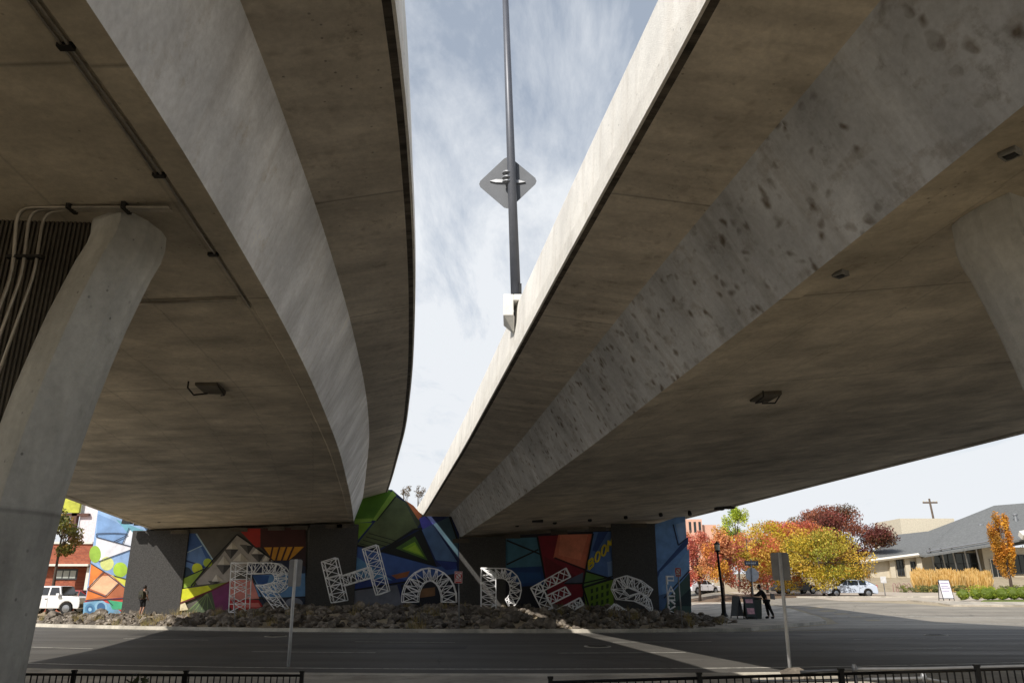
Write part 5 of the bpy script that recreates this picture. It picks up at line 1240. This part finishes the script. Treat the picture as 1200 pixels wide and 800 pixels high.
# ------------------------------------------------------------------ people
def skin_obj(name, nodes, edges, mat, parent, sub=2):
    me = bpy.data.meshes.new(name); me.from_pydata([n_[0] for n_ in nodes], edges, []); o = bpy.data.objects.new(name, me); COL.objects.link(o); o.parent = parent
    o.modifiers.new('skin', 'SKIN')
    if not me.skin_vertices: 
        bpy.context.view_layer.objects.active = o
    lay = me.skin_vertices[0].data
    for i, n_ in enumerate(nodes):
        r_ = n_[1]; lay[i].radius = r_ if isinstance(r_, tuple) else (r_, r_)
    lay[0].use_root = True
    o.modifiers['skin'].use_smooth_shade = True
    s = o.modifiers.new('sub', 'SUBSURF'); s.levels = sub; s.render_levels = sub
    me.materials.append(mat)
    return o
def person(loc_, rz, label, J, shirt, trousers, shoe, hairm, shorts=False, sleeves=True):
    root = empty('person', loc_, rz, label, 'person')
    n = []; e = []
    def add(p, r_, par=None): n.append((Vector(p), r_)); (e.append((par, len(n) - 1)) if par is not None else None); return len(n) - 1
    pel = add(J['pelvis'], (.15, .11)); sp = add(J['spine'], (.135, .1), pel); ch = add(J['chest'], (.16, .12), sp); nk = add(J['neck'], .06, ch); hb = add(J['jaw'], .085, nk); hc = add(J['head'], (.095, .115), hb); ht = add(J['crown'], .065, hc)
    nose = add(J['nose'], .014, hc)
    hands = []
    for s in ('l', 'r'):
        a = add(J['sh' + s], .062, ch); b_ = add(J['el' + s], .043, a); c = add(J['wr' + s], .028, b_); d = add(J['ha' + s], (.036, .02), c); hands.append((J['wr' + s], J['ha' + s]))
        a = add(J['hip' + s], .095, pel); b_ = add(J['kn' + s], .06, a); c = add(J['an' + s], .042, b_); d = add(J['toe' + s], .036, c)
    skin_obj('body', n, e, M['skin'], root)
    mb = MB()
    for wr, ha in hands:
        wr, ha = Vector(wr), Vector(ha); d = (ha - wr).normalized(); sd = d.cross(Vector((0, 1, 0)))
        sd = sd.normalized() if sd.length > .1 else Vector((1, 0, 0)); nn = d.cross(sd)
        for k, ln in enumerate((.07, .08, .075, .06)):
            b0 = ha + sd * (k - 1.5) * .02; mb.tube([b0, b0 + d * ln * .5, b0 + d * ln * .9 + nn * .025], .009, 6, r2=.007)
        b0 = wr + d * .03 + sd * .03; mb.tube([b0, b0 + sd * .035 + d * .03, b0 + sd * .04 + d * .06], .011, 6, r2=.008)
    mb.build('fingers', M['skin'], root, smoothed=True)
    # clothes
    n = []; e = []
    pel = add(Vector(J['pelvis']) + Vector((0, 0, .0)), (.17, .13)); sp = add(J['spine'], (.165, .125), pel); ch = add(J['chest'], (.185, .145), sp); nk = add(Vector(J['chest']).lerp(Vector(J['neck']), .75), .085, ch)
    for s in ('l', 'r'):
        a = add(J['sh' + s], .082, ch); q = Vector(J['sh' + s]).lerp(Vector(J['el' + s]), 1.0 if sleeves else .8); b_ = add(q, .062, a)
        if sleeves: add(Vector(J['el' + s]).lerp(Vector(J['wr' + s]), .9), .045, b_)
    skin_obj('shirt', n, e, shirt, root)
    n = []; e = []
    pel = add(Vector(J['pelvis']) + Vector((0, 0, .03)), (.165, .135))
    for s in ('l', 'r'):
        a = add(J['hip' + s], .115, pel); b_ = add(J['kn' + s], .085, a)
        if not shorts: add(Vector(J['kn' + s]).lerp(Vector(J['an' + s]), .9), .062, b_)
    skin_obj('shorts' if shorts else 'trousers', n, e, trousers, root)
    for s in ('l', 'r'):
        n = []; e = []; an = Vector(J['an' + s]); to = Vector(J['toe' + s]); a = add(an + Vector((0, 0, -.025)), .068); b_ = add(an.lerp(to, .5) + Vector((0, 0, -.008)), .066, a); add(to + (to - an) * .12, .058, b_); skin_obj('shoe', n, e, shoe, root)
    mb = MB(); hc_ = Vector(J['head']); f = (Vector(J['nose']) - hc_); f.z = 0; f.normalize()
    bm = bmesh.new(); bmesh.ops.create_icosphere(bm, subdivisions=2, radius=1)
    vs = [hc_ - f * .02 + Vector((v.co.x * .105, v.co.y * .12, v.co.z * .125 + .035)) for v in bm.verts]; fs = [tuple(v.index for v in q.verts) for q in bm.faces if sum((vs[v.index] - hc_).dot(f) < .05 or vs[v.index].z > hc_.z + .08 for v in q.verts) == 3]; bm.free()
    mb.poly(vs, fs); mb.build('hair', hairm, root, smoothed=True)
    return root
blk = plain('black_cloth', (16, 16, 18), .9); gry = plain('grey_shirt', (96, 90, 82), .9); shoe_m = plain('shoe_dark', (20, 20, 20), .7); shoe_w = plain('shoe_pale', (170, 165, 160), .7)
# walker with backpack, seen from behind; local +y away from the camera
J = dict(pelvis=(0, 0, .95), spine=(0, .01, 1.13), chest=(0, .02, 1.35), neck=(0, .03, 1.5), jaw=(0, .05, 1.58), head=(0, .05, 1.67), crown=(0, .04, 1.75), nose=(.03, .17, 1.65),
         shl=(-.2, .02, 1.42), ell=(-.27, -.02, 1.15), wrl=(-.22, .12, .95), hal=(-.2, .17, .9), shr=(.2, .02, 1.42), elr=(.28, -.03, 1.16), wrr=(.24, .14, 1.0), har=(.22, .19, .95),
         hipl=(-.1, 0, .9), knl=(-.12, .1, .5), anl=(-.13, .02, .09), toel=(-.14, .2, .04), hipr=(.1, 0, .9), knr=(.12, .05, .5), anr=(.14, -.14, .1), toer=(.15, .02, .04))
p = at(166.5, 722, 46.0); bz = .19
pr = person((p.x + .1, 45.6, bz), R(-14), 'person in grey shirt and black shorts with a dark backpack on the sunlit rocks', J, gry, blk, shoe_w, M['hair'], shorts=True, sleeves=False)
bp_ = empty('backpack', (p.x + .14, 45.6, bz), R(-14), 'dark olive backpack worn by the person on the sunlit rocks', 'backpack')
mb = MB(); mb.prism([(-.15, 1.02), (.17, 1.0), (.19, 1.2), (.15, 1.42), (.08, 1.48), (-.08, 1.48), (-.14, 1.42), (-.17, 1.2)], 'y', -.36, -.13); mb.build('bag', plain('olive_nylon', (58, 56, 40), .8), bp_, bevel=.05)
mb = MB(); [mb.tube([(s * .11, -.15, 1.46), (s * .12, -.02, 1.54), (s * .13, .17, 1.42), (s * .15, .12, 1.2), (s * .15, -.13, 1.08)], .018, 6) for s in (-1, 1)]; mb.build('strap', plain('olive_strap', (48, 46, 34), .8), bp_)
mb = MB(); mb.box(-.1, .1, -.4, -.355, 1.06, 1.25); mb.build('pocket', plain('dark_pocket', (40, 40, 34), .8), bp_, bevel=.02)
# leaning person in black, facing left, arms on the bin; local -x is the way they face
J = dict(pelvis=(0, 0, .93), spine=(-.08, 0, 1.1), chest=(-.2, 0, 1.29), neck=(-.26, 0, 1.44), jaw=(-.31, 0, 1.5), head=(-.33, 0, 1.58), crown=(-.32, 0, 1.66), nose=(-.455, 0, 1.55),
         shl=(-.2, -.19, 1.37), ell=(-.42, -.21, 1.17), wrl=(-.66, -.14, 1.16), hal=(-.74, -.12, 1.15), shr=(-.2, .19, 1.37), elr=(-.43, .2, 1.18), wrr=(-.66, .12, 1.17), har=(-.74, .1, 1.15),
         hipl=(.01, -.09, .88), knl=(.14, -.11, .48), anl=(.3, -.12, .09), toel=(.14, -.14, .045), hipr=(.01, .09, .88), knr=(.04, .12, .48), anr=(.1, .13, .09), toer=(-.08, .15, .045))
for k in list(J): J[k] = tuple(J[k])
for q_ in (pr, bp_): q_.scale = (.9, .9, .9)
p = at(903, 729, 43.0)
person((p.x - .12, 43.0, .13), R(-3), 'person all in black leaning forward with both arms on the green bin', J, blk, blk, shoe_m, M['hair'])
hb_ = empty('shoulder_bag', (p.x + .05, 42.75, .13), 0, 'pale shoulder bag hanging at the hip of the person in black', 'bag')
mb = MB(); mb.prism([(-.02, .98), (.22, .95), (.2, 1.25), (0, 1.27)], 'y', -.08, .05); mb.build('bag', plain('pale_canvas', (120, 118, 120), .8), hb_, bevel=.03)
mb = MB(); mb.tube([(.02, 0, 1.25), (-.1, .05, 1.42), (-.3, .12, 1.45)], .012, 6); mb.build('strap', blk, hb_)
